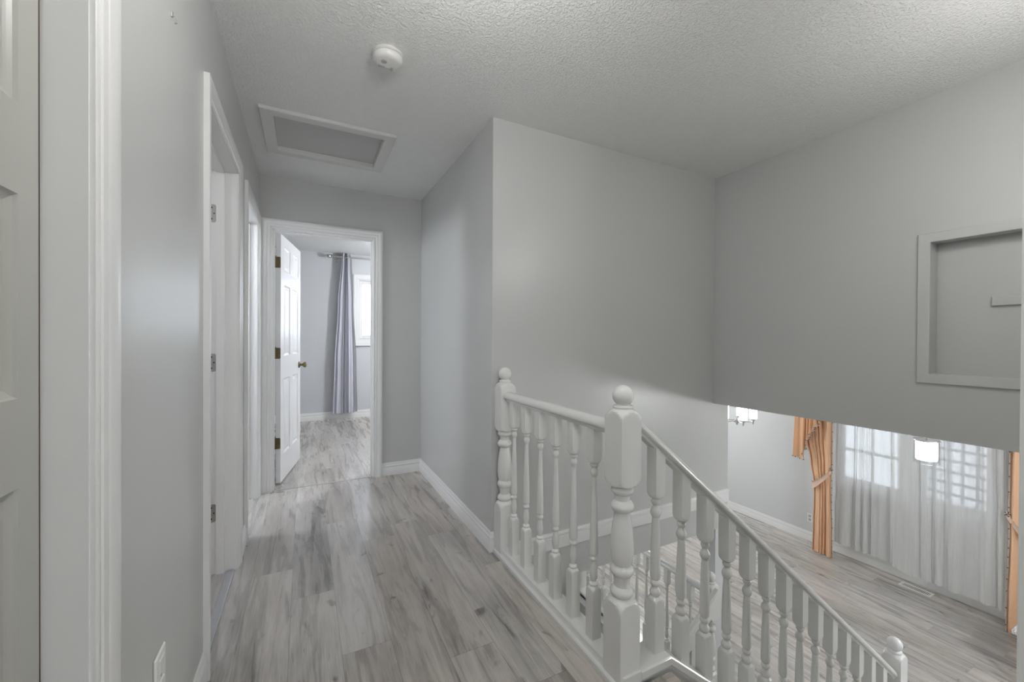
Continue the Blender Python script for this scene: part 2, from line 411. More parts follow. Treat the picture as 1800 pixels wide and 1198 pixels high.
def baseboard(mb, path, side=1, z0=0, prof=BASE, scale=1.0):
    """path: xy polyline; boards project to the given side (1: left of the travel direction)"""
    n = len(path); rs = []
    nor = []
    for i in range(n - 1):
        dx, dy = path[i + 1][0] - path[i][0], path[i + 1][1] - path[i][1]; l = math.hypot(dx, dy)
        nor.append((-dy / l * side, dx / l * side))
    for i in range(n):
        if i == 0: m = nor[0]
        elif i == n - 1: m = nor[-1]
        else:
            a, b = nor[i - 1], nor[i]; d = 1 + a[0] * b[0] + a[1] * b[1]; m = ((a[0] + b[0]) / d, (a[1] + b[1]) / d)
        rs.append([(path[i][0] + m[0] * t, path[i][1] + m[1] * t, z0 + z * scale) for t, z in prof])
    return mb.rings(rs)

# ------------------------------------------------------------------ key dimensions
XL, XR = -.31, .939       # hall side walls
YA, YB = 3.638, 2.078     # hall end wall, stairwell back wall
XC = 2.817                # stairwell right wall (bulkhead)
H = 2.44
ZL = -1.60                # lower living floor
XW = 6.30                 # living window wall
ZB = .708                 # bulkhead bottom
YN = .189                 # near stairwell wall
LC = .86                  # living ceiling
BY = 6.50                 # bedroom far wall
DT = 2.04                 # door openings top

# ------------------------------------------------------------------ floors and ceilings
f = MB()
f.box(-.43, XR + .006, -2.3, YA + .01, -.26, 0)
f.box(XR + .006, 1.155, YN, 1.034, -.26, 0)
f.box(XR - .05, 1.04, 1.034, YB, -.26, -.002)
struct(f, 'floor', M['floor'])
f = MB(); f.box(-2.4, 2.6, YA + .01, BY + .1, -.26, 0.0)
struct(f, 'floor', M['floor'])
f = MB(); f.box(-2.6, -.425, 1.4, 2.62, -.26, -.004); struct(f, 'floor', M['tile'])
f = MB(); f.box(-2.6, -.425, 2.62, YA + .01, -.26, 0); struct(f, 'floor', M['floor'])
f = MB(); f.box(2.70, XW + .1, -1.3, 6.1, ZL - .25, ZL); f.box(.8, 2.70, -1.3, 1.10, ZL - .25, ZL); f.box(.8, 2.70, 3.72, 6.1, ZL - .25, ZL)
struct(f, 'floor', M['floor'])
f = MB(); f.box(.7, 2.9, .9, 3.9, -3.1, -2.9); struct(f, 'floor', M['floor'])
c = MB(); wallbox(c, 'z', H, H + .15, -2.7, 3.1, -2.4, BY + .2, holes=((-.162, .442, 2.60, 3.072),)); struct(c, 'ceiling', M['ceiling'])
c = MB(); c.box(3.0, XW + .1, -1.4, 6.2, LC, LC + .15); struct(c, 'ceiling', M['ceiling'])
c = MB(); c.box(XR, 3.0, YB + .12, 6.1, -.28, -.262); struct(c, 'ceiling', M['ceiling'])

# ------------------------------------------------------------------ upstairs walls
D1 = (.20, .895); D2 = (1.80, 2.505); D3 = (2.875, 3.545)
w = MB(); wallbox(w, 'x', -.43, XL, -2.3, YA + .12, 0, H, holes=((*D1, 0, DT), (*D2, 0, DT), (*D3, 0, DT)))
struct(w, 'wall_left', M['wall'])
ED = (-.222, .527)
w = MB(); wallbox(w, 'y', YA, YA + .12, XL, 3.0, 0, H, holes=((*ED, 0, DT),)); struct(w, 'wall_end', M['wall'])
w = MB()                                             # hall right wall return + stairwell back wall as one L
wallbox(w, 'y', YB, YB + .12, XR, 3.0, -.28, H); w.box(XR, XR + .12, YB + .12, YA, 0, H)
struct(w, 'wall_back', M['wall'])
NI = (.10, .862, 1.03, 1.70)                         # niche opening
w = MB(); wallbox(w, 'x', XC, 3.0, -1.3, YB, ZB, H, holes=(NI,)); w.box(2.905, 2.999, NI[0] - .03, NI[1] + .03, NI[2] - .03, NI[3] + .03)
struct(w, 'wall_right', M['wall'])
w = MB(); w.box(XR, XC, .05, YN, -1.6, H); w.box(XR, XR + .12, -2.3, .05, 0, H); struct(w, 'wall_near', M['wall'])
w = MB(); wallbox(w, 'y', -2.42, -2.3, -.43, XR + .12, 0, H, holes=((0.0, .65, 1.0, 1.9),)); struct(w, 'wall_rear', M['wall'])  # opening added behind the camera for soft frontal fill
w = MB(); w.box(2.86, 3.0, YB, YB + .12, ZL, -.28); struct(w, 'wall_pillar', M['wall_living'])
w = MB(); w.box(2.88, 3.0, YB + .12, 6.1, -.28, 1.0); struct(w, 'wall_upper_living', M['wall_living'])
# lower well
w = MB(); w.box(XR - .12, XR + .02, 1.0, 3.84, -2.9, -.262); struct(w, 'wall_well_left', M['wall'])
w = MB(); w.box(XR + .02, 2.70, 3.70, 3.82, -2.9, -.28); struct(w, 'wall_well_far', M['wall'])
w = MB(); w.box(2.62, 2.70, 1.0, 3.70, -2.9, ZL - .001); struct(w, 'wall_well_right', M['wall'])
w = MB(); w.box(XR, 2.75, 1.0, 1.045, -2.9, ZL - .25); struct(w, 'wall_well_near', M['wall'])
# living
WIN = [(1.45, 2.00), (2.14, 2.79)]; WZ = (-.625, .55)
w = MB(); wallbox(w, 'x', XW, XW + .16, -1.4, 6.2, ZL, LC + .1, holes=((*WIN[0], *WZ), (*WIN[1], *WZ))); struct(w, 'wall_window', M['wall_living'])
w = MB(); w.box(3.0, XW + .1, 6.1, 6.25, ZL, LC + .1); w.box(.8, 3.0, 6.1, 6.25, ZL, -.27); struct(w, 'wall_living_far', M['wall_living'])
w = MB(); w.box(3.0, XW + .1, -1.45, -1.3, ZL, LC + .1); w.box(.8, 3.0, -1.45, -1.3, ZL, -.262); struct(w, 'wall_living_near', M['wall_living'])
w = MB(); w.box(.7, .82, -1.3, 6.1, ZL, -.27); struct(w, 'wall_living_left', M['wall_living'])
# bedroom and side rooms
BW = (.74, 1.70, 1.19, 2.06)
w = MB(); wallbox(w, 'y', BY, BY + .15, -2.5, 2.7, 0, H, holes=(BW,)); struct(w, 'wall_bedroom_far', M['bed'])
w = MB(); w.box(-2.5, -2.38, YA + .12, BY, 0, H); struct(w, 'wall_bedroom_left', M['bed'])
w = MB(); w.box(2.58, 2.7, YA + .12, BY, 0, H); struct(w, 'wall_bedroom_right', M['bed'])
w = MB(); w.box(-2.5, -.43, YA, YA + .12, 0, H); w.box(-2.6, -.43, 2.64, 2.74, 0, H); w.box(-2.6, -.43, 1.35, 1.45, 0, H)
struct(w, 'wall_side_rooms', M['bed'])
w = MB(); wallbox(w, 'x', -2.72, -2.6, 1.35, YA + .12, 0, H, holes=((2.9, 3.5, .9, 2.0), (1.7, 2.3, 1.2, 1.9))); struct(w, 'wall_side_outer', M['bed'])
w = MB(); w.box(-.9, -.84, .1, 1.0, 0, H); w.box(-.84, -.43, .08, .14, 0, H); w.box(-.84, -.43, .96, 1.02, 0, H); struct(w, 'wall_closet', M['bed'])

# ------------------------------------------------------------------ baseboards
b = MB(); baseboard(b, [(XL, .985), (XL, 1.725)], -1); struct(b, 'baseboard_left', M['trim'])
b = MB(); baseboard(b, [(XL, 2.58), (XL, 2.80)], -1); struct(b, 'baseboard_left', M['trim'])
b = MB(); baseboard(b, [(.60, YA), (XR, YA), (XR, YB), (.999 - .045, YB)], -1); struct(b, 'baseboard_right', M['trim'])
b = MB(); baseboard(b, [(-2.38, BY), (2.58, BY)], -1); struct(b, 'baseboard_bedroom', M['trim'])
b = MB(); baseboard(b, [(XW, 6.1), (XW, -1.3)], -1, ZL, scale=1.15); struct(b, 'baseboard_living', M['trim'])
b = MB(); baseboard(b, [(3.0, YB + .12), (3.0, YB), (2.86, YB)], 1, ZL, scale=1.15); struct(b, 'baseboard_pillar', M['trim'])
# horizontal trim band along the back wall at upper floor level
t = MB(); t.rings([[(x, YB - tt, -.078 + zz) for tt, zz in [(0, 0), (.014, 0), (.014, .066), (.011, .070), (.016, .076), (.016, .088), (.009, .096), (0, .097)]] for x in (1.045, 3.0)])
struct(t, 'trim_1', M['trim'])
# casing at the near right corner
t = MB(); t.rings([[(XR - tt, .1855 - .0715 + w_, z) for w_, tt in CASING] for z in (0, 2.1)]); struct(t, 'trim_2', M['trim'])

# ------------------------------------------------------------------ doors
def slab(mb, w, h, th, panels, mi=0):
    """panelled slab, local: x 0..w, z 0..h, y 0..th (both faces moulded)"""
    xs = sorted({0, w, *[p[0] for p in panels], *[p[1] for p in panels]}); zs = sorted({0, h, *[p[2] for p in panels], *[p[3] for p in panels]})
    for face, sgn in ((0, 1), (th, -1)):
        Y = lambda d: face + sgn * d
        for i in range(len(xs) - 1):
            for j in range(len(zs) - 1):
                cx, cz = (xs[i] + xs[i + 1]) / 2, (zs[j] + zs[j + 1]) / 2
                if any(p[0] < cx < p[1] and p[2] < cz < p[3] for p in panels): continue
                vs = [(xs[i], Y(0), zs[j]), (xs[i + 1], Y(0), zs[j]), (xs[i + 1], Y(0), zs[j + 1]), (xs[i], Y(0), zs[j + 1])]
                mb.add(vs, [(0, 1, 2, 3)], mi)
        for p in panels:
            steps = [(0, 0), (.003, .004), (.009, .0075), (.013, .0095), (.020, .0095), (.036, .003), (.040, .0025)]
            steps = [s_ for s_ in steps if s_[0] * 2 < min(p[1] - p[0], p[3] - p[2]) * .95]
            loops = [[(p[0] + o, Y(d), p[2] + o), (p[1] - o, Y(d), p[2] + o), (p[1] - o, Y(d), p[3] - o), (p[0] + o, Y(d), p[3] - o)] for o, d in steps]
            for a, b_ in zip(loops, loops[1:]): mb.add(a + b_, [(k, (k + 1) % 4, 4 + (k + 1) % 4, 4 + k) for k in range(4)], mi)
            mb.add(loops[-1], [(0, 1, 2, 3)], mi)
    for a, b_ in (((0, 0), (w, 0)), ((w, 0), (w, h)), ((w, h), (0, h)), ((0, h), (0, 0))):
        mb.add([(a[0], 0, a[1]), (b_[0], 0, b_[1]), (b_[0], th, b_[1]), (a[0], th, a[1])], [(0, 1, 2, 3)], mi)
    return mb
def six_panels(w):
    st = .105; mu = .10; pw = (w - 2 * st - mu) / 2; out = []
    for x0 in (st, st + pw + mu):
        for z0, z1 in ((.215, .845), (1.035, 1.625), (1.745, 1.945)): out.append((x0, x0 + pw, z0, z1))
    return out
def place(o, origin, dx, dy):
    """local x axis -> dx, local y -> dy, origin in root space"""
    m = Matrix(((dx[0], dy[0], 0, origin[0]), (dx[1], dy[1], 0, origin[1]), (0, 0, 1, origin[2]), (0, 0, 0, 1)))
    for v in o.data.vertices: v.co = m @ v.co
    import bmesh
    bm = bmesh.new(); bm.from_mesh(o.data); bmesh.ops.recalc_face_normals(bm, faces=bm.faces); bm.to_mesh(o.data); bm.free()
def hinge(mb, P, z, mi=0, knuckle=True):
    """P(a, n) : a across leaf, n out of plane; leaf 32 mm wide"""
    vs = []
    for t in (0, .002):
        for a, zz in ((0, z - .045), (.026, z - .045), (.032, z - .038), (.032, z + .038), (.026, z + .045), (0, z + .045)): vs.append((*P(a, t), zz))
    mb.add(vs, [(0, 1, 2, 3, 4, 5), (11, 10, 9, 8, 7, 6)] + [(i, (i + 1) % 6, 6 + (i + 1) % 6, 6 + i) for i in range(6)], mi)
    if knuckle:
        x, y = P(-.004, .003)
        for k in range(5): mb.lathe([(z - .045 + k * .018, .0055), (z - .045 + k * .018 + .0165, .0055)], x, y, 10, mi=mi)
        mb.lathe([(z + .045, .004), (z + .050, .005), (z + .053, .002)], x, y, 10, mi=mi)
def screws(mb, P, z, mi=1):
    for a, dz in ((.011, .028), (.021, 0), (.011, -.028)):
        x0, y0 = P(a, .0021); x1, y1 = P(a + .005, .0031)
        mb.box(min(x0, x1), max(x0, x1), min(y0, y1), max(y0, y1), z + dz - .0035, z + dz + .0035, mi)

PL = lambda a, b_, n: (XL + n, a, b_)           # left wall face frame mapping (a=y, b=z, n=out)
def left_door(idx, D, jamb_mat, jd=.12):
    r = sroot('door_%d' % idx, (XL, D[0], 0))
    c = MB(); door_casing(c, PL, D[0], D[1], DT); part(c, 'casing', M['trim'], r)
    j = MB()
    j.box(XL - jd, XL + .001, D[0] - .003, D[0] + .004, 0, DT); j.box(XL - jd, XL + .001, D[1] - .004, D[1] + .003, 0, DT); j.box(XL - jd, XL + .001, D[0], D[1], DT - .004, DT + .003)
    part(j, 'jamb', jamb_mat, r)
    return r
# door 1: closed flush-panelled closet door close to the camera
r = left_door(1, D1, M['trim'])
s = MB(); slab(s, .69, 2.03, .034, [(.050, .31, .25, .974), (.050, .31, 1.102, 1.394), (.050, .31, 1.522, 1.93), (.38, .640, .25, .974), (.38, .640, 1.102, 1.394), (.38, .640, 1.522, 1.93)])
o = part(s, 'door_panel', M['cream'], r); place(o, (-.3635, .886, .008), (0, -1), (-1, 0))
s = MB(); s.box(-.40, -.364, .887, .893, 0, 2.035); part(s, 'gap_strip', M['dark'], r)
# door 2: doorway with bare hinges on the far jamb, door swung inside
r = left_door(2, D2, M['trim'])
s = MB(); y = D2[1] - .004
s.box(-.395, -.360, y - .011, y, 0, DT - .015); s.box(-.395, -.360, D2[0] + .004, D2[0] + .015, 0, DT - .015); s.box(-.395, -.36, D2[0], D2[1], DT - .015, DT - .004)
part(s, 'door_stop', M['trim'], r)
s = MB(); s.bbox(-.365, -.352, y - .030, y - .0111, .02, DT - .05, .001)
Ph = lambda a, t: (-.428 + a, y - t)
for z in (1.82, 1.07, .31):
    h = MB(); hinge(h, Ph, z); screws(h, Ph, z); part(h, 'hinge', [M['nickel'], M['black']], r)
s = MB(); slab(s, .69, 2.03, .034, six_panels(.69)); o = part(s, 'door_panel', M['door'], r); place(o, (-.437, y - .008, .008), (-1, .0), (0, 1))
s = MB(); s.bbox(-.352, -.318, D2[0] + .004, D2[1] - .004, 0, .006, .002); part(s, 'threshold', M['strip'], r, label='silver metal threshold strip')
# door 3
r = left_door(3, D3, M['trim'])
y3 = D3[1] - .004
s = MB(); s.box(-.395, -.360, y3 - .011, y3, 0, DT - .015); s.box(-.395, -.360, D3[0] + .004, D3[0] + .015, 0, DT - .015); s.box(-.395, -.36, D3[0], D3[1], DT - .015, DT - .004)
part(s, 'door_stop', M['trim'], r)
# door 4: end of hall, open into the bedroom
r = sroot('door_4', (ED[0], YA, 0))
PE = lambda a, b_, n: (a, YA - n, b_)
c = MB(); door_casing(c, PE, ED[0], ED[1], DT); part(c, 'casing', M['trim'], r)
j = MB(); j.box(ED[0] - .003, ED[0] + .004, YA - .001, YA + .121, 0, DT); j.box(ED[1] - .004, ED[1] + .003, YA - .001, YA + .121, 0, DT); j.box(ED[0], ED[1], YA - .001, YA + .121, DT - .004, DT + .003)
j.box(ED[0] + .004, ED[0] + .014, YA + .04, YA + .075, 0, DT - .015); j.box(ED[1] - .014, ED[1] - .004, YA + .04, YA + .075, 0, DT - .015); j.box(ED[0], ED[1], YA + .04, YA + .075, DT - .015, DT - .004)
part(j, 'jamb', M['trim'], r)
c = MB(); door_casing(c, lambda a, b_, n: (a, YA + .12 + n, b_), ED[0], ED[1], DT); part(c, 'casing', M['trim'], r)
dx = Vector((.19, .982)).normalized(); dy = Vector((-dx.y, dx.x))
s = MB(); slab(s, .715, 2.03, .035, six_panels(.715)); dp = part(s, 'door_panel', M['door'], r)
O = Vector((-.171, 3.79)); place(dp, (O.x, O.y, .010), dx, dy)
for z in (1.807, 1.069, .335):
    h = MB()
    Pd = lambda a, t: tuple(O + dy * (.031 - a + .002) - dx * t)
    hinge(h, Pd, z); screws(h, Pd, z)
    Pj = lambda a, t: (ED[0] + .004 + t, YA + .118 - a)
    hinge(h, Pj, z, knuckle=False)
    part(h, 'hinge', [M['brass'], M['black']], r, label='aged brass hinge', parent=dp)
for sgn in (1, -1):
    k = MB(); base = O + dx * .655 + (dy * .035 if sgn < 0 else Vector((0, 0))); nrm = -dy * sgn
    prof = [(0, .031), (.006, .031), (.010, .024), (.013, .012), (.030, .010), (.036, .016), (.044, .025), (.054, .028), (.062, .025), (.066, .016), (.067, .001)]
    rs = []
    for t, rad in prof:
        cc = base + nrm * t
        rs.append([(cc.x + dx.x * rad * math.cos(q), cc.y + dx.y * rad * math.cos(q), .935 + rad * math.sin(q)) for q in [2 * PI * i / 20 for i in range(20)]])
    k.rings(rs); part(k, 'door_knob', M['brass'], r, label='aged brass door knob', parent=dp)
s = MB(); s.bbox(ED[0] + .004, ED[1] - .004, YA + .012, YA + .034, -.001, .0025, .001); part(s, 'threshold', M['plastic_grey'], r)

# ------------------------------------------------------------------ attic hatch, smoke detector, ceiling lamp, added fill globes
hx0, hx1, hy0, hy1 = -.162, .442, 2.60, 3.072
r = thing('attic_hatch', 'white framed attic access hatch in the textured hall ceiling', 'ceiling hatch', ((hx0 + hx1) / 2, (hy0 + hy1) / 2, H - .02))
m_ = MB(); m_.box(hx0 + .002, hx1 - .002, hy0 + .002, hy1 - .002, H + .012, H + .03); part(m_, 'hatch_panel', M['hatch'], r, label='flat grey hatch board')
fr = MB(); frame_sweep(fr, lambda a, b_, n: (a, b_, H - n), [(hx0 + .004, hy0 + .004), (hx0 + .004, hy1 - .004), (hx1 - .004, hy1 - .004), (hx1 - .004, hy0 + .004)], [(-1, -1), (-1, 1), (1, 1), (1, -1)],
    [(0, -.012), (0, .016), (.003, .019), (.060, .019), (.064, .016), (.064, .0)], closed=True)
part(fr, 'hatch_frame', M['hatchtrim'], r)
sx, sy = .322, 1.835
r = thing('smoke_detector', 'round white smoke detector on the hall ceiling', 'smoke detector', (sx, sy, H))
m_ = MB(); m_.lathe([(H, .062), (H - .005, .066), (H - .010, .066), (H - .012, .062), (H - .013, .061)], sx, sy, 40); part(m_, 'base', M['plastic'], r)
m_ = MB(); m_.lathe([(H - .013, .054), (H - .016, .054)], sx, sy, 40); part(m_, 'vent_gap', M['black'], r)
m_ = MB(); m_.lathe([(H - .016, .062), (H - .019, .064), (H - .032, .062), (H - .038, .058), (H - .043, .050), (H - .0445, .040), (H - .045, .001)], sx, sy, 40); cov = part(m_, 'cover', M['plastic'], r)
m_ = MB(); m_.lathe([(H - .044, .013), (H - .0465, .012), (H - .047, .001)], sx - .018, sy - .012, 20); part(m_, 'test_button', M['plastic_grey'], r, label='grey test button', parent=cov)
m_ = MB()
for a in (-.25, .1, .45):
    m_.box(sx + .018 + .012 * a, sx + .020 + .012 * a, sy + .012, sy + .040 - .01 * abs(a), H - .0458, H - .044)
for a in range(4): m_.box(sx - .036 + .007 * a, sx - .032 + .007 * a, sy + .018, sy + .024, H - .0458, H - .044)
m_.box(sx - .036, sx + .022, sy + .026, sy + .030, H - .0456, H - .044); part(m_, 'vent_slots', M['plastic_grey'], r, parent=cov)

def unseen_globe(name, label, x, y, z, rad, mat, top):
    r = thing(name, label, 'ceiling lamp', (x, y, top), 'hanging globe lamps')
    m_ = MB(); m_.lathe([(top + .001, .06), (top - .018, .058), (top - .026, .010), (z + rad + .03, .008), (z + rad + .028, .03), (z + rad - .012, .034), (z + rad - .014, .002)], x, y, 24); part(m_, 'stem', M['nickel'], r)
    m_ = MB(); m_.ball((x, y, z), rad, 32, 20); part(m_, 'globe', mat, r)
unseen_globe('unseen_globe', 'round white globe lamp hanging over the landing near the camera', .38, .86, 2.15, .11, M['glow_dome'], H)
unseen_globe('unseen_globe', 'small unseen fill globe added over the stairs near the side wall', 2.08, .23, 1.98, .075, M['glow_stair'], H)  # added out of view to lift the dark right side of the stairwell
unseen_globe('unseen_globe', 'unseen fill globe added behind the camera at the rear end of the hall', .35, -1.4, 2.0, .12, M['glow_rear'], H)  # off-camera fill added for the jambs and end wall
unseen_globe('unseen_globe', 'unseen fill globe added in the bedroom', 1.9, 4.9, 2.0, .14, M['glow_bed'], H)  # invented source brightening the bedroom beyond its window light
unseen_globe('unseen_globe', 'unseen fill globe added in the room off the hall', -1.3, 3.15, 2.0, .098, M['glow_bed'], H)  # added so more light spills through the doorway to the hall end
unseen_globe('unseen_globe', 'unseen fill globe added in the tiled side room', -1.3, 2.1, 2.0, .082, M['glow_dome'], H)  # hidden fill added to shine out through the open doorway
unseen_globe('unseen_globe', 'unseen fill globe added over the dining end of the living room', 4.6, 4.6, .42, .12, M['glow_liv'], LC)  # added out of view to brighten the living room walls
unseen_globe('unseen_globe', 'unseen fill globe added over the entry end of the living room', 4.2, -.2, .42, .12, M['glow_liv'], LC)  # another unseen living room source, put in for its brightness
unseen_globe('unseen_globe', 'unseen fill globe added under the hall by the lower stairwell', 1.95, 3.1, -.58, .09, M['glow_low'], -.281)  # put in unseen to brighten the lower guard rail

# ------------------------------------------------------------------ small wall things
r = thing('wall_outlet', 'white duplex outlet plate low on the left hall wall', 'outlet', (XL, 1.24, .39))
m_ = MB(); m_.bbox(XL, XL + .007, 1.203, 1.277, .333, .449, .003); pl = part(m_, 'plate', M['plastic'], r)
m_ = MB()
for z in (.365, .417): m_.bbox(XL + .005, XL + .0095, 1.222, 1.258, z - .017, z + .017, .002)
ins = part(m_, 'socket', M['plastic'], r, parent=pl)
m_ = MB(); m_.bbox(XL + .006, XL + .008, 1.237, 1.243, .388, .394, .0005); part(m_, 'screw', M['nickel'], r, parent=pl)
r = thing('living_outlet', 'small white outlet plate beside the apricot drape', 'outlet', (XW, 3.12, ZL + .32))
m_ = MB(); m_.bbox(XW - .007, XW, 3.085, 3.155, ZL + .26, ZL + .38, .003); pl = part(m_, 'plate', M['plastic'], r)
m_ = MB()
for z in (ZL + .295, ZL + .345): m_.bbox(XW - .009, XW - .005, 3.103, 3.137, z - .016, z + .016, .002)
part(m_, 'socket', M['plastic_grey'], r, parent=pl)
m_ = MB(); m_.tube([(XL, 1.35, 2.036), (XL + .008, 1.35, 2.035), (XL + .012, 1.352, 2.030), (XL + .011, 1.354, 2.022), (XL + .006, 1.355, 2.020)], .0012, 8); m_.lathe([(2.030, .004), (2.041, .004)], XL + .001, 1.346, 8)
tag(m_.build('picture_hook', M['nickel']), 'tiny metal picture hook high on the left hall wall', 'hook')

# niche frame and cleat on the right upper wall
fr = MB(); frame_sweep(fr, lambda a, b_, n: (XC - n, a, b_), [(NI[0], NI[2]), (NI[0], NI[3]), (NI[1], NI[3]), (NI[1], NI[2])], [(-1, -1), (-1, 1), (1, 1), (1, -1)],
    [(-.003, -.06), (-.003, .011), (0, .013), (.041, .013), (.044, .010), (.044, 0)], closed=True)
struct(fr, 'trim_3', M['wall'])
m_ = MB(); m_.bbox(2.889, 2.905, .18, .672, 1.368, 1.412, .002)
for yy in (.60, .63, .655): m_.bbox(2.8875, 2.8895, yy - .002, yy + .002, 1.386, 1.390, .0005)
tag(m_.build('wall_cleat', M['wall']), 'small grey wooden cleat fixed inside the framed wall recess', 'wall cleat')

# ------------------------------------------------------------------ balustrades
def arc(z0, r0, z1, r1, n, bulge):
    """bead between two necks: half-sine bulge"""
    return [(z0 + (z1 - z0) * i / n, r0 + (r1 - r0) * i / n + bulge * math.sin(PI * i / n)) for i in range(n + 1)]
def newel_profile(bot):
    p = [(bot, .09), (.252, .09), (.254, .0632), (.261, .0615), (.269, .0585), (.277, .0540), (.284, .0480), (.290, .0410), (.294, .0360)]
    p += arc(.298, .033, .330, .031, 8, .0075) + [(.334, .027), (.345, .0262), (.360, .0285), (.370, .031)]
    p += arc(.372, .033, .408, .032, 8, .0085) + [(.411, .0305), (.413, .0335), (.430, .0375), (.450, .0400), (.472, .0408), (.500, .0395), (.530, .0365), (.560, .0320), (.585, .0278), (.594, .0270)]
    p += [(.597, .030)] + arc(.598, .033, .632, .031, 8, .009) + [(.636, .027), (.646, .0262), (.655, .028)]
    p += arc(.657, .031, .684, .032, 6, .008) + [(.686, .036), (.688, .044), (.692, .051), (.698, .0570), (.705, .0610), (.713, .0632), (.715, .09)]
    p += [(.918, .09), (.920, .0632), (.928, .0612), (.936, .0575), (.943, .0520), (.949, .0450), (.953, .0385), (.957, .0325)]
    p += arc(.958, .033, .967, .033, 4, .002) + [(.968, .027), (.971, .0235), (.974, .0240)]
    for i in range(1, 12):
        a = R(-52 + (142) * i / 11); p.append((1.002 + .0375 * math.sin(a), max(.0008, .0375 * math.cos(a))))
    return p
HALLBAL = [(.228, .05), (.230, .0293), (.235, .0275), (.240, .0240), (.244, .0200), (.247, .016)] + arc(.249, .0145, .262, .0140, 5, .0035) + [(.265, .0105), (.270, .0105)] + \
    [(.278, .0128), (.290, .0152), (.300, .0158), (.312, .0148), (.325, .0125), (.338, .0105), (.343, .0102)] + arc(.345, .0130, .362, .0128, 5, .0035) + [(.365, .0118), (.369, .0118), (.372, .0165), (.378, .0172),
     (.45, .0155), (.55, .0122), (.62, .0100), (.664, .0088), (.670, .0088), (.673, .0105)] + arc(.675, .0115, .702, .0112, 6, .0040) + [(.705, .0108), (.708, .0125)] + arc(.709, .0145, .720, .0145, 4, .0025) + [(.722, .015), (.724, .0190), (.728, .0240), (.734, .0275), (.741, .0293), (.743, .05)]
FLBAL = [(-.390, .05), (-.388, .0326), (-.383, .0300), (-.378, .0255), (-.374, .0205)] + arc(-.370, .0150, -.341, .0130, 7, .0062) + [(-.338, .0115), (-.334, .0115)] + arc(-.332, .0135, -.312, .0130, 5, .0045) + [(-.309, .0125), (-.305, .0165), (-.297, .0188), (-.27, .0188), (-.20, .0178), (-.14, .0158), (-.095, .0138), (-.083, .0132), (-.080, .0125)] + \
    arc(-.079, .0128, -.040, .0118, 8, .0075) + [(-.037, .0105), (-.033, .0105)] + arc(-.031, .0120, -.010, .0130, 6, .0050) + [(-.007, .0155), (-.004, .0215), (.001, .0270), (.008, .0310), (.015, .0326), (.017, .05)]
RAILP = [(-.018, 0), (-.018, .011), (-.029, .016), (-.031, .021), (-.031, .029), (-.027, .040), (-.017, .047), (0, .050), (.017, .047), (.027, .040), (.031, .029), (.031, .021), (.029, .016), (.018, .011), (.018, 0)]
def add_children_copies(src, parent, offs):
    out = []
    for o in offs:
        c_ = src.copy(); COL.objects.link(c_); c_.parent = parent; c_.location = src.location + Vector(o); out.append(c_)
    return out

NX, NY = 1.0, 1.09
g = thing('landing_balustrade', 'white turned balustrade guarding the hall edge, with ball topped newels', 'balustrade', (NX, 1.58, 0))
m_ = MB(); m_.lathe(newel_profile(.0), NX, NY, 48, half=.045); n0 = part(m_, 'newel_post', M['rail'], g, 28)
nn = add_children_copies(n0, g, [(0, YB - .0455 - NY, 0)])
m_ = MB(); m_.prism(RAILP, lambda p, t: (NX + p[0], t, .857 + p[1]), NY + .04, YB - .088, 0); part(m_, 'handrail', M['rail'], g, 50)
m_ = MB(); m_.lathe([(.048, .05)] + HALLBAL + [(.8575, .05)], NX, NY + .156, 24, half=.021); b0 = part(m_, 'baluster', M['rail'], g, 28)
add_children_copies(b0, g, [(0, .134 * k, 0) for k in range(1, 6)])
CURB = [(.945, -.02), (.945, .017), (.949, .022), (.957, .024), (.961, .030), (.963, .045), (.967, .049), (1.040, .049), (1.046, .044), (1.048, .030), (1.052, .024), (1.054, 0), (1.054, -.275), (1.040, -.275), (1.040, -.02)]
m_ = MB(); m_.prism(CURB, lambda p, t: (p[0], t, p[1]), 1.146, YB - .0005, 0); m_.prism([(min(a, 1.0445), b_) for a, b_ in CURB[:7]] + [(1.0445, .049), (1.0445, -.02)], lambda p, t: (p[0], t, p[1]), 1.036, 1.146, 0); part(m_, 'curb', M['rail'], g, 30)

# --- stair flight balustrade
SL = .815
g = thing('stair_balustrade', 'white turned balustrade descending with the stairs to the living room', 'balustrade', (2.1, NY, -.75))
zr = lambda x: .842 - SL * (x - 1.09)           # rail underside
XE = 3.085
m_ = MB(); m_.rings([[(x, NY + p[0], zr(x) + p[1] * 1.12) for p in RAILP] for x in (NX + .0455, XE)]); part(m_, 'handrail', M['rail'], g, 50)
zc = lambda x: .049 if x < 1.19 else .049 - SL * (x - 1.19)
# balusters: turned middle the same, blocks cut to the slope
def flight_baluster(x, zb):
    m = MB(); n = 24; rs = []
    prof = [(z + zb, r) for z, r in FLBAL]
    def ring(fz, r):
        out = []
        for i in range(n):
            a = 2 * PI * i / n; c_, q = math.cos(a), math.sin(a); rr = min(r, .0235 / max(abs(c_), abs(q)), .0235 * 1.395)
            px = rr * c_; out.append((x + px, NY + rr * q, fz(x + px)))
        return out
    rs.append(ring(lambda xx: zc(xx) - .002, .05)); rs += [ring(lambda xx, z=z: z, r) for z, r in prof]
    rs.append(ring(lambda xx: zr(xx) + .002, .05))
    return m.rings(rs)
bx0 = 1.163
m_ = flight_baluster(bx0, .620); part(m_, 'baluster', M['rail'], g, 28)
m_ = flight_baluster(bx0 + .1372, .620 - .1372 * SL); b1 = part(m_, 'baluster', M['rail'], g, 28)
add_children_copies(b1, g, [(.1372 * k, 0, -.1372 * SL * k) for k in range(1, 13)])
# bottom newel: same turning
sh = ZL + .0
c_ = n0.copy(); COL.objects.link(c_); c_.parent = g; c_.location = Vector((0, 0, 0)) - Vector(g.location) + Vector((3.125 - NX, 0, ZL))
